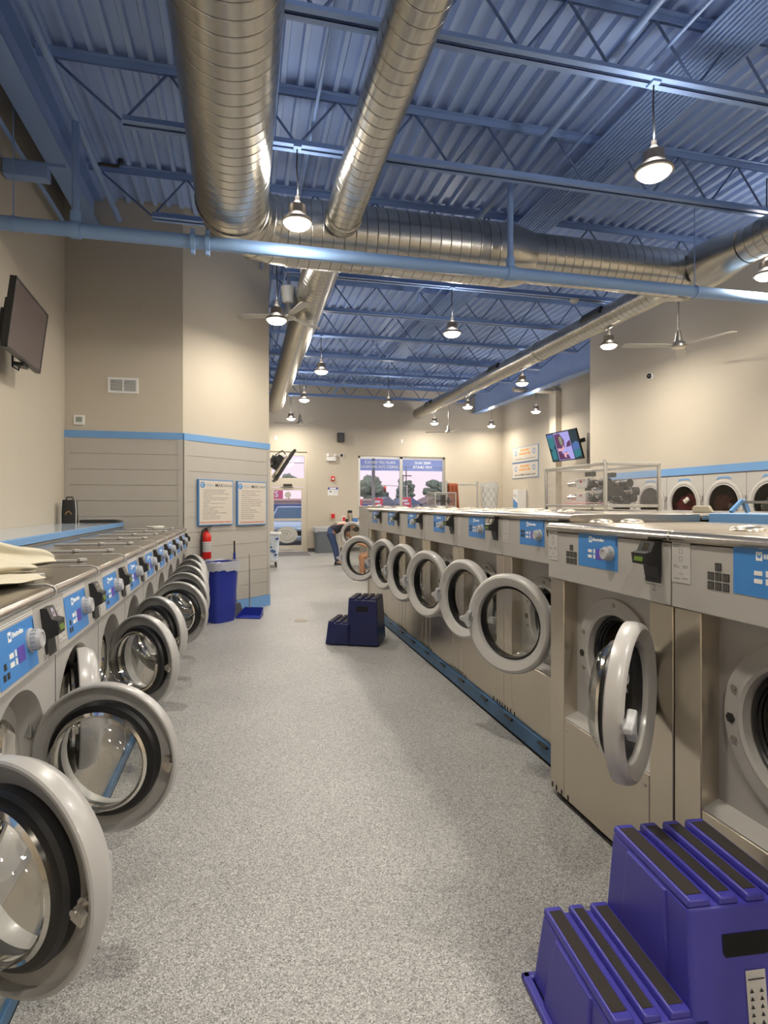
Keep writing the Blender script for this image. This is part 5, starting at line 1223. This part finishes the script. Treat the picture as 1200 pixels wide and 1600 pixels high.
t2 = tag(MB().box(-.006,.006,-.04,.04,-.075,.075).build('phone', BLACK, bevel=.006), 'black phone held by the sitting person', 'phone'); t2.location = (2.12, 11.14, .80); t2.rotation_euler = (0,R(25),0)

# ------------------------------------------------------------------ outside
ASPH = mat('asphalt', (.20,.20,.22), .85, var=.1, scale=3)
tag(MB().box(-60, 120, 18.66, 200, -.25, -.05).build('parking_lot', ASPH, smooth=0), kind='structure')
tag(MB().box(-4, 14, 18.66, 20.2, -.05, -.01).build('sidewalk', mat('concrete walk', (.45,.44,.43), .85), smooth=0), kind='structure')
def car(label, x, y, rz, paint, truck=False):
    t = thing('car', label, 'car', (x, y, -.05), rz)     # +x is the nose
    L, W = 2.25, .88
    side = [(-L,.35), (-L,.80), (-L+.12,.92), (-1.3,.98), (1.0,.95), (1.9,.84), (2.2,.72), (L,.40), (2.1,.28), (-2.1,.28)]
    b = MB().prism(side, (0,-W,0), (1,0,0), (0,0,1), (0,2*W,0)); b.build('body', paint, t, bevel=.07, seg=3)
    MB().add([(-1.75,-W*.9,.95), (1.0,-W*.9,.95), (1.0,W*.9,.95), (-1.75,W*.9,.95), (-1.25,-W*.72,1.44), (.28,-W*.72,1.44), (.28,W*.72,1.44), (-1.25,W*.72,1.44)], [(0,3,2,1), (4,5,6,7), (0,1,5,4), (1,2,6,5), (2,3,7,6), (3,0,4,7)]).build('roof', paint, t, bevel=.06, seg=3)
    CG = mat('car glass', (.05,.12,.22), .05)
    MB().add([(.985,-W*.80,.99), (.985,W*.80,.99), (.36,W*.66,1.40), (.36,-W*.66,1.40)], [(0,1,2,3)]).build('windscreen', CG, t, smooth=0).location = (.03,0,.01)
    for s in (-1, 1): MB().add([(-1.5,s*(W*.9),.99), (.85,s*(W*.9),.99), (.3,s*(W*.745),1.38), (-1.15,s*(W*.745),1.38)], [(0,1,2,3)]).build('side_window', CG, t, smooth=0)
    for x2 in (-1.35, 1.4):
        for s in (-1, 1):
            wh = MB().cyl((x2,s*(W-.18),.33), (x2,s*(W+.02),.33), .33, n=28).build('wheel', RUB, t, bevel=.03)
            MB().cyl((x2,s*(W+.01),.33), (x2,s*(W+.025),.33), .2, n=20).build('hubcap', ALU, wh)
    b = MB()
    for s in (-1, 1): b = MB().rbox((2.17,s*.62,.66), (.05,0,.02), (0,.17,0), (-.01,0,.06)).build('headlight', mat('headlight', (.8,.82,.85), .15), t, bevel=.02)
    MB().box(2.2,2.262,-.5,.5,.42,.60).build('grille', BLACK, t, bevel=.01)
    MB().box(2.15,2.28,-.82,.82,.30,.42).build('bumper', paint, t, bevel=.03)
car('pale blue car parked nose-in outside the glass door', 1.98, 23.2, R(-100), mat('pale blue car paint', (.36,.50,.66), .2, .2, coat=.6))
car('red car parked behind the pale blue one outside the glass door', .35, 28.6, R(-75), mat('red car paint', (.50,.03,.06), .2, .1, coat=.6))
PKS = mat('pink shop fascia', (.80,.14,.28), .5)
t = thing('shop_building', 'shop across the lot with a pink fascia sign ending in TS', 'building', (3, 90, -.05))
MB().box(-30, 17, 0, 12, 0, 2.0).build('wall', mat('pale storefront', (.62,.50,.50), .7), t, smooth=0)
MB().box(-30, 17, -.2, 0, .3, 1.5).build('storefront', mat('blue storefront glass', (.10,.16,.36), .2), t, smooth=0)
MB().box(-14, 3.0, -.45, -.2, 2.2, 3.75).build('fascia', PKS, t, smooth=0)
text('PARTS', 1.25, INKW, t, (.55, -.47, 2.95), (1,0,0), (0,0,1), bold=.03, ext=.02)
MB().box(-30, 17, -.5, 12, 2.0, 2.3).build('roof', mat('peach roof edge', (.75,.52,.46), .7), t, smooth=0)
LEAF = mat('tree leaves', (.27,.33,.25), .9, var=.5, scale=1.2); CON = mat('conifer leaves', (.23,.29,.26), .9, var=.5, scale=1.2); BARK = mat('bark', (.12,.09,.07), .9)
def tree(label, x, y, h, r, conifer=False, seed=1, lo=.32):
    t = thing('tree', label, 'tree', (x, y, -.05), 0, 'trees beyond the street'); rr = random.Random(seed)
    MB().cyl((0,0,0), (0,0,h*.5), r*.08, r*.05, n=10).build('trunk', BARK, t)
    b = MB(); n = 26 if not conifer else 16
    for k in range(n):
        if conifer:
            z = h*(.12+.8*k/n); q2 = r*(1-k/n)*.95+.15; c = Vector((rr.uniform(-.15,.15)*r, rr.uniform(-.15,.15)*r, z)); sc = (q2, q2, h*.09)
        else:
            a = rr.uniform(0, 2*PI); q2 = rr.uniform(0,.72)*r; zz = rr.uniform(lo,.86)
            wd = math.sqrt(max(.1, 1-((zz-.55)/.42)**2)); c = Vector((math.cos(a)*q2*wd, math.sin(a)*q2*wd, h*zz)); s0 = r*rr.uniform(.28,.45); sc = (s0, s0, s0*.8)
        def fn(u, v, c=c, sc=sc, k=k):
            a = 2*PI*u; q3 = PI*(v-.5); p = Vector((math.cos(q3)*math.cos(a), math.cos(q3)*math.sin(a), math.sin(q3)))
            f = 1+.55*noise.noise(p*3.2+Vector((k*3.1, seed, 0)))+.3*noise.noise(p*8+Vector((k, seed*2, 0)))
            return c+Vector((p.x*sc[0], p.y*sc[1], p.z*sc[2]))*f
        b.grid(fn, 22, 14, True)
    b.build('crown', LEAF if not conifer else CON, t, smooth=180)
tree('broad green tree filling the left window pane', 23.6, 110, 7.2, 2.7, seed=3)
tree('pointed conifer at the left of the right window pane', 30.6, 112, 7.6, 1.5, True, 5)
tree('rounded tree beside the pointed conifer in the right window pane', 32.6, 113.5, 6.9, 1.5, seed=7)
tree('bushy tree at the right end of the window', 36.4, 110, 6.6, 2.0, seed=11)
tree('second bushy tree overlapping the right edge of the window', 40.2, 114, 6.9, 2.2, seed=13)
tree('low dark tree behind the window mullion', 28.0, 116, 4.6, 1.6, seed=17)
tree('small tree seen through the pane above the entrance door', 8.6, 112, 7.6, 2.0, seed=19, lo=.66)
def house(label, x, y, w, roof):
    t = thing('house', label, 'house', (x, y, -.05), 0, 'houses across the street')
    MB().box(-w/2, w/2, 0, 7, 0, 1.55).build('wall', mat('house siding', (.58,.56,.58), .7), t, smooth=0)
    MB().prism([(-w/2-.2,1.5), (w/2+.2,1.5), (0,2.75)], (0,-.3,0), (1,0,0), (0,0,1), (0,7.6,0)).build('roof', roof, t, smooth=0)
    for s in (-.28, .22): MB().box(w*s-.4, w*s+.4, -.06, 0, .6, 1.3).build('window', mat('house pane', (.25,.28,.36), .2), t, smooth=0)
house('grey roofed house low in the left window pane', 24.2, 98, 3.6, mat('grey shingles', (.26,.27,.33), .9))
house('blue roofed house right of the window post', 28.4, 98, 3.2, mat('slate blue shingles', (.17,.22,.34), .9))
house('brown roofed house low in the right window pane', 32.9, 98, 4.6, mat('brown shingles', (.30,.22,.22), .9))
tag(MB().box(4.34, 4.44, 19.7, 19.8, -.05, 3.6).build('porch_post', mat('grey porch post', (.40,.38,.42), .6), bevel=.008), 'grey porch post outside the left window pane', 'post')
SGR = mat('red street sign', (.80,.10,.12), .5)
def board(label, x, y, w, z0, z1):
    t = thing('street_sign', label, 'sign', (x, y, -.05), 0, 'red roadside signs')
    for s in (-1, 1): MB().cyl((s*w*.4,.05,0), (s*w*.4,.05,z0), .04, n=8).build('post', ALU, t)
    MB().box(-w/2, w/2, 0, .08, z0, z1).build('board', SGR, t, bevel=.04)
    MB().box(-w*.32, w*.2, -.012, 0, z0+(z1-z0)*.62, z0+(z1-z0)*.8).slot(0).box(-w*.1, w*.34, -.012, 0, z0+(z1-z0)*.36, z0+(z1-z0)*.52).box(-w*.3, w*.05, -.012, 0, z0+(z1-z0)*.12, z0+(z1-z0)*.26).build('print', INKW, t, smooth=0)
board('red roadside sign at the left end of the window', 8.75, 45, .75, 1.0, 1.85)
board('red and white roadside sign beside the porch post', 10.5, 45.5, .8, 1.0, 2.0)
board('larger red roadside sign low in the right window pane', 12.6, 45, 1.0, 1.15, 2.05)
t = thing('utility_pole', 'dark utility pole behind the rounded tree', 'pole', (25.9, 92, -.05)); MB().cyl((0,0,0), (0,0,7.6), .11, .08, n=10).build('pole', BARK, t); MB().box(-.9,.9,-.06,.06,6.0,6.15).build('crossarm', BARK, t)
tag(MB().tube([(-10,70,6.6), (12,70,6.2), (34,70,5.7), (60,70,6.0)], .03, 5).build('power_line', BLACK), 'power line crossing the sky outside the window', 'wire')
t = thing('traffic_light', 'traffic light hanging from its arm right of the porch post', 'traffic light', (15.05, 62, -.05))
MB().cyl((2.5,0,0), (2.5,0,3.6), .07, n=10).cyl((2.5,0,3.45), (-.3,0,3.55), .04, n=8).build('pole', ALU, t); MB().box(-.13,.13,-.12,.1,2.75,3.45).build('head', mat('ochre housing', (.35,.10,.06), .6), t, bevel=.02)
for k, c in enumerate((emit('red lamp', (1,.1,.06), 1.2), BLACK, BLACK)): MB().disc((0,-.125,3.3-.22*k), (0,-1,0), .09, 16).build('lamp', c, t)
SC.view_settings.view_transform = 'Standard'; SC.view_settings.look = 'None'; SC.view_settings.gamma = 1; SC.view_settings.use_curve_mapping = False
SC.view_settings.exposure = -.2
SC.cycles.use_denoising = True
SC.cycles.max_bounces = 10; SC.cycles.diffuse_bounces = 5; SC.cycles.glossy_bounces = 4; SC.cycles.transparent_max_bounces = 16
SC.cycles.sample_clamp_indirect = 6; SC.cycles.caustics_reflective = False; SC.cycles.caustics_refractive = False
